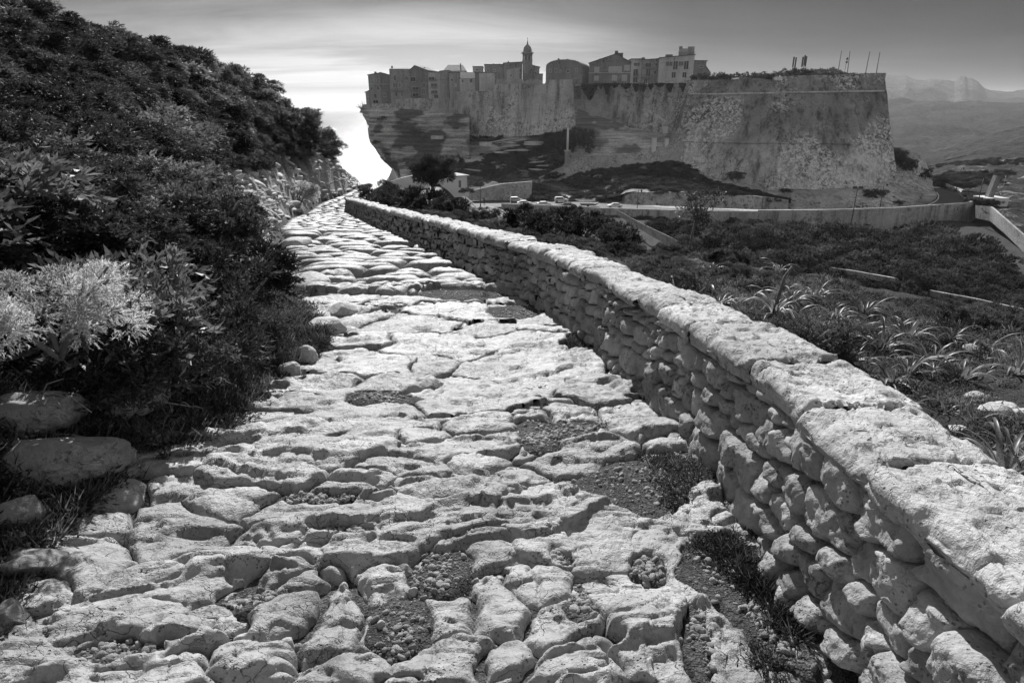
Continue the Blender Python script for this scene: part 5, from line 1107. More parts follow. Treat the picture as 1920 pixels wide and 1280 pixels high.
# scattered scrub (nobody could count it) ---------------------------
def scatter(name, pts, sc, idx, protos, rot=None, parent=None):
    me = bpy.data.meshes.new(name); n = len(pts); me.vertices.add(n); me.vertices.foreach_set('co', np.asarray(pts, np.float32).ravel())
    rs = np.random.default_rng(n); ro = np.zeros((n, 3), np.float32); ro[:, 2] = rs.uniform(0, 6.28, n); ro[:, :2] = rs.normal(0, .16, (n, 2))
    if rot is not None: ro[:] = rot
    a = me.attributes.new('scl', 'FLOAT_VECTOR', 'POINT'); S3 = np.asarray(sc, np.float32); S3 = np.stack([S3, S3, S3], 1) if S3.ndim == 1 else S3; a.data.foreach_set('vector', S3.ravel())
    a = me.attributes.new('rot', 'FLOAT_VECTOR', 'POINT'); a.data.foreach_set('vector', ro.ravel()); a = me.attributes.new('idx', 'INT', 'POINT'); a.data.foreach_set('value', np.asarray(idx, np.int32)); me.update()
    o = bpy.data.objects.new(name, me); C.objects.link(o); o['kind'] = 'stuff'
    if parent is not None: o.parent = parent
    ng = bpy.data.node_groups.new(name, 'GeometryNodeTree'); ng.interface.new_socket('Geometry', in_out='INPUT', socket_type='NodeSocketGeometry'); ng.interface.new_socket('Geometry', in_out='OUTPUT', socket_type='NodeSocketGeometry')
    gi = ng.nodes.new('NodeGroupInput'); go = ng.nodes.new('NodeGroupOutput'); ip = ng.nodes.new('GeometryNodeInstanceOnPoints'); jn = ng.nodes.new('GeometryNodeJoinGeometry'); ip.inputs['Pick Instance'].default_value = True
    for p in reversed(protos):
        oi = ng.nodes.new('GeometryNodeObjectInfo'); oi.transform_space = 'ORIGINAL'; oi.inputs['Object'].default_value = p; oi.inputs['As Instance'].default_value = True; ng.links.new(oi.outputs['Geometry'], jn.inputs[0])
    def na(nm, ty):
        q = ng.nodes.new('GeometryNodeInputNamedAttribute'); q.data_type = ty; q.inputs['Name'].default_value = nm; return [s for s in q.outputs if s.enabled and s.name == 'Attribute'][0]
    er = ng.nodes.new('FunctionNodeEulerToRotation'); ng.links.new(na('rot', 'FLOAT_VECTOR'), er.inputs[0]); ng.links.new(gi.outputs[0], ip.inputs['Points']); ng.links.new(jn.outputs[0], ip.inputs['Instance'])
    ng.links.new(er.outputs[0], ip.inputs['Rotation']); ng.links.new(na('scl', 'FLOAT_VECTOR'), ip.inputs['Scale']); ng.links.new(na('idx', 'INT'), ip.inputs['Instance Index']); ng.links.new(ip.outputs[0], go.inputs[0])
    md = o.modifiers.new('scatter', 'NODES'); md.node_group = ng; return o
def proj(x, y, z):
    fz = y * CP - z * SP; uz = y * SP + z * CP; return 960 + F * x / fz, 640 - F * uz / fz
def inpoly(px, py, poly):
    r = np.zeros(px.shape, bool); n = len(poly); j = n - 1
    for i in range(n):
        xi, yi = poly[i]; xj, yj = poly[j]; c = ((yi > py) != (yj > py)) & (px < (xj - xi) * (py - yi) / ((yj - yi) or 1e-9) + xi); r ^= c; j = i
    return r
rs = np.random.default_rng(77)
fol = {k: PROTO[k][1] for k in PROTO}
# hillside maquis
n = 4600; y = 1.2 + 62 * rs.uniform(0, 1, n) ** 1.25; x = xl(y) - rs.uniform(0, 1, n) ** .9 * (8 + .32 * y)
gapn = np.where(y < 9, .35 + .35 * rs.uniform(0, 1, n), np.where(y < 51, RW(y) + .15 + .5 * rs.uniform(0, 1, n), 9)); gapn = gapn + np.where((y > 2.4) & (y < 6), .5, 0)
ok = (xl(y) - x > gapn) & (rocky(x, y) < .4); x, y = x[ok], y[ok]; z = T(x, y); dist = np.hypot(x, y); ok = dist > 2.6; x, y, z, dist = x[ok], y[ok], z[ok], dist[ok]
sc = (.5 + 1.5 * rs.uniform(0, 1, len(x)) ** 2) * (.75 + .018 * y); sc = np.where(xl(y) - x < 1.4, sc * .6, sc)
big = fbm(x * .25, y * .25, o=2, seed=301); idx = np.where(big > .12, 2, np.where(rs.uniform(0, 1, len(x)) < .25, 5, rs.integers(0, 2, len(x)))); idx = np.where(rs.uniform(0, 1, len(x)) < .10, 4, idx)
HP = [fol['jun'], fol['jun2'], fol['jun3'], fol['wiry'], fol['broad'], fol['maq']]
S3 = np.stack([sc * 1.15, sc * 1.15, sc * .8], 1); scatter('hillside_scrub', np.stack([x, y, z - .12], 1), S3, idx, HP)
n = 1500; yb = rs.uniform(22, 57, n); xb = xl(yb) - RW(yb) - .3 - rs.uniform(0, 1, n) * 3.6; zb = T(xb, yb); sb_ = rs.uniform(.5, 1.2, n) * np.interp(yb, [22, 38, 50], [1, .9, .5]); scatter('steep_bank_scrub', np.stack([xb, yb, zb - .1], 1), np.stack([sb_ * 1.1, sb_ * 1.1, sb_ * .8], 1), rs.choice([0, 1, 2, 5], n), HP)
print('hill scrub', len(x), np.histogram(y, 6))
# small herbs, dead leaves and low plants
def tuft_np(seed, n=26, h=.11, w=.006, spread=.5):
    r = np.random.default_rng(seed); b = np.zeros((n, 3)); b[:, :2] = r.normal(0, .018, (n, 2)); a = r.uniform(0, 6.28, n); d = norm(np.stack([np.cos(a) * spread, np.sin(a) * spread, r.uniform(.5, 1.2, n)], 1)); return leaves(b, d, h, w, r, .5, True)
def herb_np(seed, n=70, R=.09, ln=.022, wd=.012):
    r = np.random.default_rng(seed); d = norm(r.normal(size=(n, 3)) + [0, 0, .5]); b = d * R * r.uniform(.3, 1, (n, 1)) * [1, 1, .6]; b[:, 2] = np.abs(b[:, 2]); return leaves(b, norm(d + r.normal(size=(n, 3)) * .5), ln, wd, r, .1, True)
V, Fc = tuft_np(1); tf = mesh_np('grass_tuft', V, Fc, smooth=False, mats=[M['cover_leaf']]); tf.location = on(1230, 560); tag(tf, 'single grass tuft growing just outside the wall bend', 'grass tuft')
V, Fc = herb_np(2); hb = mesh_np('herb_cushion', V, Fc, smooth=False, mats=[M['cover_leaf']]); hb.location = on(1570, 880, 0) if False else tuple(np.array([1.62, 2.55, place_z(1.62, 2.55)])); tag(hb, 'tiny herb cushion on the ground beside the outer wall foot', 'herb')
V, Fc = herb_np(3, 90, .10, .03, .008); hb2 = mesh_np('herb_cushion', V, Fc, smooth=False, mats=[M['dark_leaf']]); hb2.location = (1.9, 3.3, place_z(1.9, 3.3)); tag(hb2, 'tiny dark herb cushion a little farther out beyond the wall', 'herb')
PL = [tf, hb, hb2]
def cover(name, xs, ys, s0, s1, w=(.3, .4, .3)):
    z = T(xs, ys); scatter(name, np.stack([xs, ys, z - .01], 1), rs.uniform(s0, s1, len(xs)), rs.choice(3, len(xs), p=w), PL)
n = 16000; y = .8 + 13.5 * rs.uniform(0, 1, n) ** 1.6; x = xw(y) + .45 + rs.uniform(0, 1, n) * (5.2 - .15 * y); k = fbm(x * 1.8, y * 1.8, o=3, seed=311) > -.22; x, y = x[k], y[k]; cover('terrace_ground_cover', x, y, .5, 1.25)
n = 15000; y = 1.0 + 11 * rs.uniform(0, 1, n) ** 1.5; x = xl(y) - .04 - rs.uniform(0, 1, n) ** 1.3 * 2.6; k = fbm(x * 1.5, y * 1.5, o=3, seed=312) > -.3 - .2 * (xl(y) - x); x, y = x[k], y[k]; cover('bank_ground_cover', x, y, .5, 1.6, (.35, .2, .45))
n = 5200; y = .9 + 17 * rs.uniform(0, 1, n) ** 1.2; x = xw(y) - .06 - np.abs(rs.normal(0, .10, n)) * (1 + .8 * sst(2, 7, y)); k = fbm(x * 2, y * 1.1, o=2, seed=313) > .02 - .25 * sst(2.5, 4.5, y); x, y = x[k], y[k]; cover('wall_foot_weeds', x, y, .3, .95, (.15, .1, .75))
n = 900; ds = np.array(dirt); di = rs.integers(0, len(ds), n); x = ds[di, 0] + rs.normal(0, .35, n) * ds[di, 2]; y = ds[di, 1] + rs.normal(0, .35, n) * ds[di, 3]; k = (fbm(x * 5, y * 5, o=2, seed=314) > .25) & (x < xw(y)) & (x > 0.2); cover('path_weeds', x[k], y[k], .15, .4, (.2, .3, .5))
n = 2600; y = 12 + 24 * rs.uniform(0, 1, n); x = xw(y) + .5 + rs.uniform(0, 1, n) * 3; ok = x < xe(y) + 1.2; x, y = x[ok], y[ok]; z = T(x, y); scatter('far_terrace_scrub', np.stack([x, y, z - .1], 1), rs.uniform(.25, .7, len(x)), rs.choice([0, 1, 2, 3, 5], len(x)), HP)
n = 800; y = 3.2 + 9.5 * rs.uniform(0, 1, n); x = xw(y) + 1.4 + rs.uniform(0, 1, n) * 4; _rx = np.array([on(*q)[:2] for q in ((1400,590),(1345,575),(1565,600),(1650,655),(1745,690),(1800,715),(1590,680),(1905,700),(1850,655),(1460,510),(1680,615),(1525,560),(1700,640))]); dmin = np.min(np.hypot(x[:, None] - _rx[:, 0], y[:, None] - _rx[:, 1]), 1); ok = (dmin > .55) & (x > 1.2 + (8 - y) * .5) & (fbm(x * .8, y * .8, o=2, seed=315) > -.05); x, y = x[ok], y[ok]; z = T(x, y); scatter('terrace_scrub', np.stack([x, y, z - .08], 1), rs.uniform(.15, .5, len(x)), rs.choice([0, 2, 3, 5], len(x)), HP)

# far vegetation: simple leafy clumps -------------------------------
fk = dict(lobes=20, sprays=30, per=5, ln=.055, wd=.035, spray=.06, R=.52, flat=.75, lob=.13, up=.7)
V, Fc = shrub_np(**dict(fk, seed=21)); fc1 = mesh_np('foliage', V, Fc, smooth=False, mats=[M['far_leaf']])
V, Fc = shrub_np(**dict(fk, seed=22, flat=.6)); fc2 = mesh_np('foliage', V, Fc, smooth=False, mats=[M['far_leaf']])
def far_bush(label, p, s, fo, name='round_bush', sz=1.):
    e = empty(name, p, label, 'bush'); e.scale = (s, s, s * sz)
    if fo.parent is None: fo.parent = e; return e
    c = fo.copy(); C.objects.link(c); c.parent = e; return e
far_bush('dark round bush on the scrub ridge left of the bastion foot', P(1379, 338, 209), 7, fc1, sz=.8)
far_bush('dark bush growing out of the rock left of the rounded lower bastion', P(1638, 372, 200), 8, fc2, sz=.9)
for lab, px, py, d, s, sz in (('dark bush hanging on the top of the rounded lower bastion', 1683, 294, 224, 7.5, 1.3), ('middle bush of the dark streak down the rounded lower bastion', 1703, 308, 223, 7, 1.2), ('lowest bush of the dark streak down the rounded lower bastion', 1727, 325, 225, 8, 1.1), ('low strip of bush along the ledge of the bastion rock', 1676, 371, 196, 7, .5), ('small dark tuft under the ledge in the middle of the bastion rock', 1475, 352, 200, 5, .5),
     ('big black tree crown against the tall road parapet', 1741, 440, 160, 15, 1.1), ('second black tree crown right of the biggest one in the valley', 1790, 470, 142, 13, 1.), ('round bush by the left base of the retaining wall', 1050, 385, 186, 5, .8), ('low hedge on the lower terrace of the curtain wall', 785, 243, 277, 8, .7), ('dark bush on the cliff under the small parapet wall', 722, 218, 292, 7, .8), ('dark bush in the hollow of the cliff face', 708, 262, 289, 6, .7),
     ('great dark bush against the end of the left curtain wall', 1078, 262, 240, 14, 1.5), ('round bush below the great dark one by the pale shaft', 1048, 292, 236, 9, .9), ('bush beside the chapel wall foot', 874, 352, 118, 3, .7), ('clipped bush on the slope above the rubble wall', 963, 330, 222, 5, .9)):
    far_bush(lab, P(px, py, d) + [0, 0, -s * .3], s, fc1 if px % 2 else fc2, sz=sz)
for lab, a, b, yt, yb, d in (('long dark hedge on the left end of the bastion top', 1306, 1392, 140, 152, 240), ('second dark hedge on the bastion top left of the antennas', 1402, 1456, 137.5, 150, 235), ('dark hedge on the bastion top under the panel antennas', 1466, 1574, 132, 144, 236), ('dark hedge right of the small mast on the bastion top', 1578, 1612, 135, 142, 236)):
    p0, p1 = P(a, yb, d), P(b, yb, d); h = P(a, yt, d)[2] - p0[2]; e = empty('hedge', (p0 + p1) / 2, lab, 'hedge'); r = np.random.default_rng(int(a)); Vs = []; Fs = []; nn = 0
    for t in np.linspace(.03, .97, max(5, int((b - a) / 6))):
        V, Fc = shrub_np(**dict(fk, seed=int(a + t * 97), lobes=6, sprays=20)); V = V * [7.5, 6, h * 3.7 * r.uniform(.8, 1)] + [(t - .5) * np.linalg.norm(p1 - p0), r.uniform(-1, 3), -.6]; Vs.append(V); Fs.append(Fc + nn); nn += len(V)
    mesh_np('foliage', np.concatenate(Vs), np.concatenate(Fs), smooth=False, mats=[M['far_leaf']], parent=e); MB().box(-np.linalg.norm(p1 - p0) * .48, np.linalg.norm(p1 - p0) * .48, -.8, 2.5, -1, h * .62).build('inner_branches', M['bark'], e)
# ivy
p0 = P(1180, 158, 250); iv = empty('ivy', p0, 'dark ivy hanging in wedges from the top of the recessed curtain wall', 'ivy'); r = np.random.default_rng(5)
for x0, x1, dep in ((1088, 1123, 29), (1122, 1132, 8), (1132, 1144, 18), (1144, 1162, 6), (1163, 1184, 9), (1186, 1200, 14), (1201, 1212, 14), (1215, 1225, 10), (1226, 1248, 5), (1249, 1263, 15), (1273, 1297, 19)):
    nl = int((x1 - x0) * (dep + 8) * 3.0); u = r.uniform(0, 1, nl); vv = r.uniform(0, 1, nl) ** 1.1; w = (1 - vv) ** .8; px = (x0 + x1) / 2 + (u - .5) * (x1 - x0) * w + r.normal(0, .6, nl); py = 156.5 + vv * dep
    dd = 255.5 - (px - 1080) * .045 - .55 - r.uniform(0, .5, nl) - vv * dep * .0; B = np.array([P(a, b, c) for a, b, c in zip(px, py, dd)]) - p0; D = norm(r.normal(size=(nl, 3)) + [0, -.6, -.6]); V, Fc = leaves(B, D, .5, .32, r, .3, True); mesh_np('ivy_strand', V, Fc, smooth=False, mats=[M['far_leaf']], parent=iv)
# citadel slopes
def slope_scatter(name, S, n, s0, s1, test, seed):
    r = np.random.default_rng(seed); nv, nu = S.shape[:2]; i = r.integers(1, nv - 1, n); j = r.integers(1, nu - 1, n); p = S[i, j] + r.normal(0, .5, (n, 3)) * [1, 1, 0]; p[:, 2] += 1.6 * fbm(p[:, 0] * .1, p[:, 1] * .1, o=5, seed=211) * 0
    px, py = proj(p[:, 0], p[:, 1], p[:, 2]); k = test(p, px, py); p = p[k]; s = r.uniform(s0, s1, len(p)); scatter(name, p - [0, 0, .4], np.stack([s, s, s * .7], 1), r.integers(0, 2, len(p)), [fc1, fc2]); print(name, len(p))
SA2 = SA.copy(); SA2[..., 2] += 1.6 * fbm(SA[..., 0] * .1, SA[..., 1] * .1, o=5, seed=211)
SB2 = SB.copy(); SB2[..., 2] += 1.1 * fbm(SB[..., 0] * .12, SB[..., 1] * .12, o=5, seed=211)
def tA(p, px, py): return (fbm(px * .018, py * .04, o=4, seed=331) > -.16 + .35 * (py > 318) * (px > 900)) & (px > 770) & ((py > 262) | (px < 905) | (px > 1040)) & ~((py < 250) & (px < 810)) & ~((np.abs(py - 269) < 5) & ((np.abs(px - 910) < 9) | (np.abs(px - 1001) < 12) | (np.abs(px - 821) < 8)))
slope_scatter('citadel_slope_scrub', SA2, 3600, 1.6, 4.2, tA, 9)
def tB(p, px, py): return fbm(px * .02, py * .05, o=4, seed=332) > -.28
_,SKS = None, interp_rows(skirt_rows, 150, 90)
slope_scatter('bastion_rock_tufts', SKS, 420, .5, 1.8, lambda p, px, py: (py > 352) & (fbm(px * .03, py * .06, o=3, seed=361) > .12), 21)
slope_scatter('road_slope_scrub', SB2, 2600, 1.2, 3.6, tB, 10)
for lab, px, py, w in (('leftmost pale flat rock in the dark citadel slope', 821, 258, 5.5), ('middle pale flat rock in the dark citadel slope', 912, 270, 5.5), ('rightmost and biggest pale flat rock in the dark citadel slope', 1001, 269, 7.5)):
    p = P(px, py, {821: 270, 912: 262, 1001: 254}[px]); m = MB(); n = 9; q = [(w / 2 * math.cos(2 * math.pi * i / n) * (1 + .12 * math.sin(i * 3)), w / 2.5 * math.sin(2 * math.pi * i / n)) for i in range(n)]; m.prism(q, 'z', -.6, .7); o = m.build('pale_rock', M['render_light']); o.location = p; tag(o, lab, 'rock')
n = 420; pxs = rs.uniform(745, 1078, n); pys = np.interp(pxs, [745, 800, 850, 926, 1022, 1078], [243, 244, 252, 258, 252, 243]) + rs.uniform(-2, 9, n); dd = np.interp(pxs, [745, 850, 926, 1022, 1078], [287, 277, 267, 255, 246]); k = fbm(pxs * .03, pys * .02, o=3, seed=351) > -.05; pts = np.array([P(a, b, c) for a, b, c in zip(pxs[k], pys[k], dd[k])]); s = rs.uniform(1.2, 3.6, len(pts)); scatter('curtain_foot_scrub', pts - [0, 0, .6], np.stack([s, s, s * .6], 1), rs.integers(0, 2, len(pts)), [fc1, fc2])
n = 260; pxs = rs.uniform(780, 1070, n); pys = rs.uniform(262, 330, n); pts = np.array([P(a, b, np.interp(b, [250, 290, 330], [268, 256, 243]) + (925 - a) * .06 - 1.5) for a, b in zip(pxs, pys)]); k = (fbm(pts[:, 0] * .06, pts[:, 2] * .15, o=3, seed=352) > .12) & (pxs > 860); pts = pts[k]; s = rs.uniform(.5, 2.0, len(pts)); OUTC = (pts, np.stack([s * 2.2, s, s * .5], 1))
# woods of the valley and the scrub of the land right of the road
n = 9000; x = rs.uniform(5, 150, n); y = rs.uniform(72, 176, n); z = T(x, y, False); px, py = proj(x, y, z)
wood = [(1180, 400), (1260, 404), (1420, 412), (1600, 434), (1740, 425), (1800, 440), (1850, 500), (1990, 560), (1990, 700), (1500, 640), (1250, 520), (1290, 470), (1200, 415)]
k = inpoly(px, py, wood) & (fbm(x * .05, y * .05, o=3, seed=341) > -.35) & ~((px > 1770) & (px < 1870) & (py > 425) & (py < 500) & (fbm(x * .12, y * .12, o=2, seed=342) < .15)); x, y, z = x[k], y[k], z[k]; s = (2.4 + 8.5 * rs.uniform(0, 1, len(x)) ** 3) * (.55 + .45 * sst(70, 150, y)) * (1 - .6 * sst(150, 168, y)); scatter('valley_wood', np.stack([x, y, z - .5], 1), np.stack([s, s, s * rs.uniform(.7, 1.3, len(x))], 1), rs.integers(0, 2, len(x)), [fc1, fc2]); print('wood', len(x))
n = 700; x = rs.uniform(-20, 40, n); y = rs.uniform(70, 168, n); z = T(x, y, False); px, py = proj(x, y, z); k = (px > 750) & (px < 930) & (fbm(x * .08, y * .08, o=2, seed=343) > -.1); x, y, z = x[k], y[k], z[k]; scatter('knoll_scrub', np.stack([x, y, z - .3], 1), rs.uniform(1.2, 2.8, len(x)), rs.integers(0, 2, len(x)), [fc1, fc2])
r = np.random.default_rng(12); nv, nu = SR.shape[:2]; i = r.integers(0, nv, 2600); j = r.integers(0, nu, 2600); p = SR[i, j]; k = (fbm(p[:, 0] * .03, p[:, 1] * .03, o=3, seed=344) > .02); p = p[k]; s = r.uniform(1.5, 4.2, len(p)); scatter('rocky_land_scrub', p, np.stack([s, s, s * .7], 1), r.integers(0, 2, len(p)), [fc1, fc2])
# the bare tree clinging to the cliff edge
b_ = P(682, 205, 300); e = empty('bare_tree', b_, 'bare twiggy tree leaning out from the cliff edge below the leftmost house', 'tree'); r_ = random.Random(3); m = MB()
for i in range(26):
    a = r_.uniform(1.2, 3.6); l = r_.uniform(2, 4.6); c = Vector((0, r_.uniform(-1, 1), 0)); m.tube([c, c + Vector((math.cos(a) * l * .5, 0, abs(math.sin(a)) * l * .4 + .4)), c + Vector((math.cos(a) * l * .8, r_.uniform(-1, 1), abs(math.sin(a)) * l + .5))], [.09, .06, .03], 4)
m.build('branches', M['bark'], e)

# strap-leaved plants ------------------------------------------------
LM = []
for i in range(5):
    r = random.Random(40 + i); n = 9; V = []; L_ = 1.0; c = r.uniform(.9, 2.1); tw = r.uniform(-.5, .5)
    x = z = 0.0; ang = math.radians(r.uniform(62, 80))
    for j in range(n):
        t = j / (n - 1); w = .036 * (1 - t) ** .6 * (1 - .25 * (t < .1)) + .0015; yo = tw * t * t * .25
        V += [(x, yo - w, z + w * .35), (x, yo, z - w * .15), (x, yo + w, z + w * .35)]
        ang -= c * 1.25 / n * (1 + t); x += math.cos(ang) * L_ / n; z += math.sin(ang) * L_ / n
    f = []
    for j in range(n - 1):
        for k in (0, 1): f.append((j * 3 + k, j * 3 + k + 1, j * 3 + 4 + k, j * 3 + 3 + k))
    me = bpy.data.meshes.new('leaf'); me.from_pydata(V, [], f); me.polygons.foreach_set('use_smooth', [True] * len(f)); me.materials.append(M['strap_leaf']); LM.append(me)
def rosette(label, px, py, ln, n, seed, stalk=False, loc=None):
    loc = on(px, py) if loc is None else loc; e = empty('strap_leaf_plant', loc, label, 'plant'); r = random.Random(seed)
    for i in range(n):
        o = bpy.data.objects.new('leaf', LM[r.randrange(5)]); C.objects.link(o); o.parent = e; s = ln * r.uniform(.65, 1.2); a = i * 2.39996 + r.uniform(-.3, .3)
        o.rotation_euler = (r.uniform(-.25, .25), r.uniform(-.45, .25), a); o.scale = (s, s * r.uniform(.7, 1.15) * (.45 / ln) ** .4, s); o.location = (math.cos(a) * .02, math.sin(a) * .02, -.02)
    if stalk: MB().tube([(0, 0, 0), (.06, 0, ln * .8), (.13, .02, ln * 1.0)], [.02, .016, .012], 7).build('flower_stalk', M['bark'], e, True)
    return e
for q in (('big tangle of long dark straps, nearest plant at the right edge', 1880, 900, .40, 30, 1), ('strap plant with an upright flower stalk behind the bushes', 1450, 590, .52, 24, 2, True), ('wide drooping strap plant left of the flower stalk', 1345, 575, .50, 20, 3), ('strap plant with pale streaming leaves right of the wiry bushes', 1565, 600, .46, 18, 4),
          ('large fanned strap plant on the open slope', 1650, 655, .46, 26, 5), ('strap plant in the middle of the dense group at right', 1745, 690, .42, 22, 6), ('strap plant at the front of the dense group at right', 1800, 715, .36, 20, 7), ('small strap plant left of the large fanned one', 1590, 680, .30, 14, 8),
          ('lone small strap plant close to the wall edge', 1612, 748, .26, 10, 9), ('lone strap plant with few leaves on the bare ground', 1772, 775, .26, 9, 10), ('strap plant by the right edge above the white stones', 1905, 700, .34, 16, 11), ('strap plant behind the dense group near the right edge', 1850, 655, .34, 16, 12), ('pale curling strap plant highest on the terrace', 1460, 510, .45, 16, 13),
          ('small strap plant beside the little airy tree', 1330, 510, .45, 14, 14), ('small strap plant at the far end of the terrace group', 1680, 615, .34, 14, 15), ('strap plant at the lower right edge beside white stones', 1915, 790, .24, 12, 16), ('small strap plant tucked behind the wall capstones', 1480, 655, .24, 9, 17), ('strap plant between the flower stalk and the large fanned one', 1525, 560, .5, 22, 18), ('leafy strap plant just above the large fanned one', 1700, 640, .42, 22, 19), ('dense strap plant left of the middle of the right group', 1700, 700, .4, 22, 20), ('strap plant above the dense group, half behind scrub', 1780, 640, .36, 18, 21),
          ('low strap plant at the lower left of the dense group', 1670, 720, .3, 16, 22), ('strap plant with long leaves behind the wiry pair', 1480, 570, .5, 20, 23), ('outermost strap plant on the terrace rim', 1620, 590, .42, 18, 24), ('strap plant spilling towards the right edge above the tangle', 1890, 850, .34, 18, 25), ('small strap tuft between the lone plants', 1690, 770, .2, 8, 26)):
    rosette(*q)

# rocks ---------------------------------------------------------------
import bmesh
def rock_mesh(name, seed, sx, sy, sz, mat, sub=3, flat=.35):
    bm = bmesh.new(); bmesh.ops.create_icosphere(bm, subdivisions=sub, radius=1.0); V = np.array([v.co[:] for v in bm.verts]); Fc = np.array([[v.index for v in f.verts] for f in bm.faces]); bm.free()
    d = 1 + (.26 if name != 'rock_ledge' else .55) * fbm(V[:, 0] * 1.1 + seed * 3.3, V[:, 1] * 1.1, V[:, 2] * 1.1, o=3, seed=seed) + .09 * fbm(V[:, 0] * 3.5, V[:, 1] * 3.5, V[:, 2] * 6, o=4, seed=seed + 1); V = V * d[:, None]
    rp = np.random.default_rng(seed + 500)
    for _ in range(11):
        nn_ = rp.normal(size=3); nn_ /= np.linalg.norm(nn_); c_ = rp.uniform(.62, .95); dd_ = V @ nn_ - c_; V = V - nn_ * np.maximum(dd_, 0)[:, None] * .92
    V = V * (1 + .035 * fbm(V[:, 0] * 4, V[:, 1] * 4, V[:, 2] * 7, o=4, seed=seed + 2))[:, None]; V[:, :2] *= (1 + .05 * np.floor(3 * vn(V[:, 2] * 4, V[:, 2] * 0 + seed, None, 7)) / 3)[:, None]
    V = np.sign(V) * np.abs(V) ** .9; V[:, 2] = np.where(V[:, 2] < -flat, -flat, V[:, 2]); return V * [sx, sy, sz], Fc
def rock(label, px, py, w, h, mat='boulder', name='boulder', seed=None, loc=None, cat='rock', dep=.8, rz=None, sub=4):
    q = hit(px, py) if loc is None else loc; d = math.hypot(q[0], q[1]) * 1.05; m = d / F * 1.05; seed = seed or int(px * 7 + py); V, Fc = rock_mesh(name, seed % 97, w * m * .5, w * m * .5 * dep, h * m * .55, M[mat], sub)
    o = mesh_np(name, V, Fc, mats=[M[mat]]); o.location = (q[0], q[1], q[2] + h * m * .10); o.rotation_euler = (0, 0, (seed % 13) * .07 if rz is None else rz); return tag(o, label, cat)
for q in (('pointed loose stone standing among the foreground slabs', 541, 1222, 34, 46), ('small cube of stone in the dirt beside the cluster slab', 598, 1205, 24, 22), ('small loose stone on the dirt patch right of the pointed stone', 716, 1178, 22, 20), ('white pebble beside the domed slab', 775, 1112, 22, 24), ('round pale cobble at the wall foot, left of a pair', 1170, 778, 20, 16)):
    rock(*q, name='loose_stone', cat='stone', dep=.9, sub=3)
for q in (('flat pale block lowest on the left kerb of the steps', 540, 492, 66, 22), ('big pale block on the left kerb above the flat one', 555, 470, 60, 32), ('boulder beside the path below the stepped stretch', 645, 592, 62, 40), ('cracked rock heap left of the path, upper stone', 575, 545, 80, 46), ('cracked rock heap left of the path, lower stone', 605, 620, 70, 36), ('rounded boulder in the herbs left of the path, right one', 575, 685, 44, 44), ('rounded boulder in the herbs left of the path, left one', 545, 700, 46, 36),
          ('small white stone at the path edge in the herbs', 487, 745, 20, 18), ('small round stone next to the white one in the herbs', 512, 748, 18, 16), ('stone block jutting by the juniper bush tips', 525, 510, 60, 20), ('low stone heap at the end of the kerb blocks', 605, 515, 46, 22)): rock(*q)
for q in (('white stone on the terrace, left of the pair', 1865, 778, 46, 22), ('flat white stone on the terrace behind the pair', 1885, 765, 40, 12), ('white stone on the terrace cut by the right edge', 1915, 780, 34, 18), ('small white stone near the capstones on the terrace', 1795, 808, 34, 10), ('pale flat stone beside the lone strap plant', 1830, 745, 34, 10), ('small pale stone by the big tangle of straps', 1745, 842, 24, 10), ('white stone among the far strap plants', 1820, 657, 26, 14), ('dark stone under the big strap tangle', 1895, 950, 40, 16)): rock(*q)
for lab, px, py, w, h, rz in (('long slanting rock ledge in the dark bank at lower left', 235, 775, 120, 60, .5), ('lichened rock ledge below the pale bush', 80, 790, 130, 80, .4), ('broad dark ledge at the left edge above the slabs', 100, 890, 210, 95, .35), ('narrow broken ledge running down to the slabs', 190, 900, 140, 22, .7), ('dark lichened rock at the left edge', 30, 990, 90, 90, .3), ('black shaded rock at the bottom left corner', 20, 1180, 80, 60, .2), ('small dark rock between the ledge and the slabs', 330, 800, 34, 20, .2), ('thin sloping rock layer above the broad ledge', 300, 830, 80, 16, .8), ('dark rounded rock at the foot of the bank', 60, 1075, 110, 60, .2)):
    rock(lab, px, py, w, h, 'ledge', 'rock_ledge', rz=rz, dep=.55, sub=5)
# pebbles and gravel in the dirt patches
n = 5200; di = rs.integers(0, len(ds), n); x = ds[di, 0] + rs.normal(0, .5, n) * ds[di, 2]; y = ds[di, 1] + rs.normal(0, .5, n) * ds[di, 3]; x2 = rs.uniform(-2.4, 1.1, 2600); y2 = rs.uniform(1.0, 7.5, 2600); x = np.concatenate([x, x2]); y = np.concatenate([y, y2]); k = (x > xl(y)) & (x < xw(y)) & (y > .8); x, y = x[k], y[k]
V, Fc = rock_mesh('pebble', 3, 1, 1, .7, None, 2); pb = mesh_np('pebble', V, Fc, mats=[M['pebble']]); pb.scale = (.022,) * 3; q = hit(700, 960); pb.location = tuple(q); tag(pb, 'single rounded pebble in the dirt between the near slabs', 'pebble')
V, Fc = rock_mesh('pebble', 9, 1, 1, .8, None, 2, .9); pb2 = mesh_np('pebble', V, Fc, mats=[M['pebble']]); pb2.scale = (.018,) * 3; q = hit(1190, 905); pb2.location = tuple(q); tag(pb2, 'small pebble in the gravel patch by the wall', 'pebble')
scatter('gravel', np.stack([x, y, T(x, y)], 1), .0035 + .017 * rs.uniform(0, 1, len(x)) ** 4 + .0006 * y, rs.integers(0, 2, len(x)), [pb, pb2], rot=rs.uniform(0, 6, (len(x), 3)))
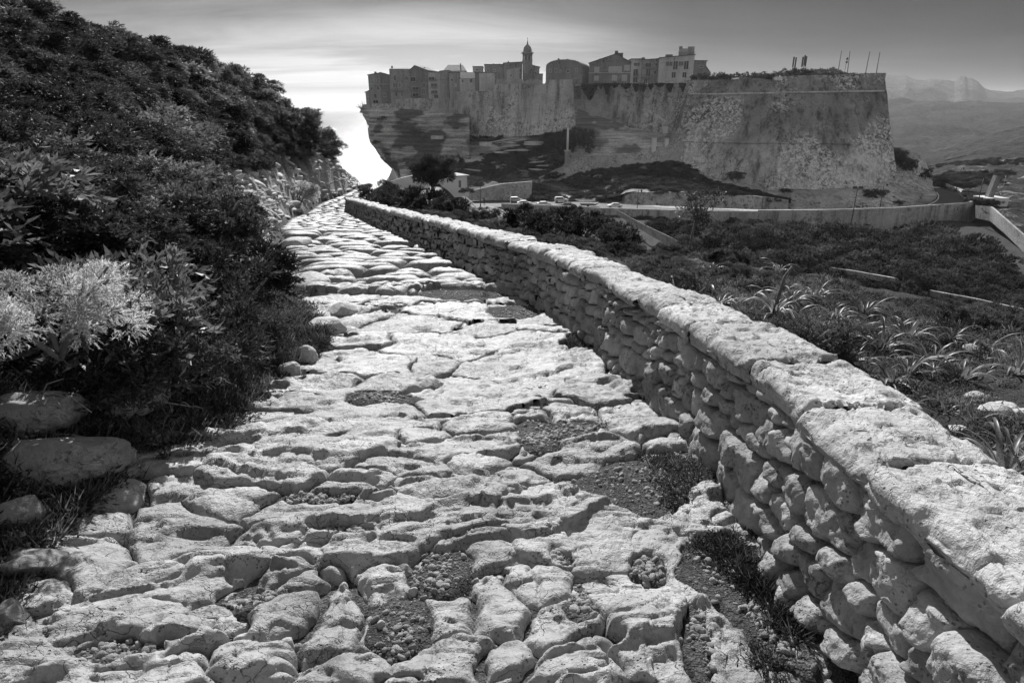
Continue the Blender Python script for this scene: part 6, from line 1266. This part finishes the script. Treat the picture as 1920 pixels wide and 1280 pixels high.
# rubble of the stony bank left of the far path
n = 3200; y = rs.uniform(9, 58, n); x = xl(y) - rs.uniform(0, 3.6, n); k = rocky(x, y) > .3; x, y = x[k], y[k]; s = (.035 + .17 * rs.uniform(0, 1, len(x)) ** 2.5) * (1 + .012 * y); V, Fc = rock_mesh('bank_stone', 5, 1, .8, .45, None, 3); bs = mesh_np('bank_stone', V, Fc, mats=[M['boulder']]); q = hit(470, 420); bs.location = tuple(q); bs.scale = (.3,) * 3; tag(bs, 'angular stone lying on the stony bank left of the far path', 'rock')
scatter('bank_rubble', np.stack([x, y, T(x, y) - .02], 1), np.stack([s * 1.5, s, s * .9], 1), np.zeros(len(x), int), [bs], rot=np.stack([rs.normal(0, .4, len(x)), rs.normal(0, .4, len(x)), rs.uniform(0, 6.3, len(x))], 1))
scatter('slope_outcrops', OUTC[0], OUTC[1], np.zeros(len(OUTC[0]), int), [bs], rot=np.stack([rs.normal(0, .1, len(OUTC[0])), rs.normal(0, .1, len(OUTC[0])), rs.normal(0, .3, len(OUTC[0]))], 1))
# dead branches
rb = random.Random(17)
def branch(label, px, py, l, seed, r=.008, loc=None, lift=.05, cat='branch'):
    q = on(px, py, lift) if loc is None else loc; e = Vector(q); g_ = random.Random(seed); m = MB(); a = g_.uniform(-.6, .9); p = Vector((0, 0, 0)); pts = [p.copy()]; d = Vector((math.cos(a), math.sin(a) * .5, g_.uniform(0, .35)))
    for i in range(9): d = (d + Vector((g_.uniform(-.35, .35), g_.uniform(-.35, .35), g_.uniform(-.3, .25)))).normalized(); p = p + d * l / 9; pts.append(p.copy())
    m.tube(pts, [r * (1 - .08 * i) for i in range(10)], 6)
    for k in (3, 5, 7):
        d2 = Vector((g_.uniform(-1, 1), g_.uniform(-1, 1), g_.uniform(.0, .9))).normalized(); m.tube([pts[k], pts[k] + d2 * l * .15, pts[k] + (d2 + Vector((g_.uniform(-.5, .5), 0, -.2))) * l * .3], [r * .6, r * .4, r * .2], 5)
    o = m.build('dead_branch', M['twig'], None, True); o.location = e; return tag(o, label, cat)
for q in (('bleached curved branch above the bank herbs', 270, 655, .42, 1), ('crooked dead branch in the shade under the pale bush', 165, 700, .35, 2), ('pale branch lying in the herbs beside the two round boulders', 480, 690, .3, 3), ('dead branch hanging left of the juniper foot', 400, 600, .6, 4), ('thin dead branch under the juniper reaching right', 450, 620, .5, 5), ('fine dead twig on the bank above the big slab', 360, 840, .3, 6), ('dead twig at the wall foot behind the cobbles', 1155, 730, .25, 7), ('dead twig at the left edge of the bank', 20, 760, .5, 8), ('dead branch over the broad dark ledge', 110, 830, .35, 9), ('pale twig crossing the long slanting ledge', 290, 770, .3, 10)): branch(*q)
m = MB(); g_ = random.Random(4)
# ================================================================ haze
hz = MB().box(-19500, 19500, -300, 19500, SEA_Z - 1.5, 215)
hm = bpy.data.materials.new('haze'); hm.use_nodes = True; t_ = hm.node_tree; t_.nodes.clear(); vo = t_.nodes.new('ShaderNodeVolumePrincipled'); vo.inputs['Density'].default_value = .00007; vo.inputs['Anisotropy'].default_value = .45; vo.inputs['Color'].default_value = (.92, .92, .92, 1)
ot = t_.nodes.new('ShaderNodeOutputMaterial'); t_.links.new(vo.outputs[0], ot.inputs['Volume']); hzo = hz.build('haze', hm); tag(hzo, kind='stuff')
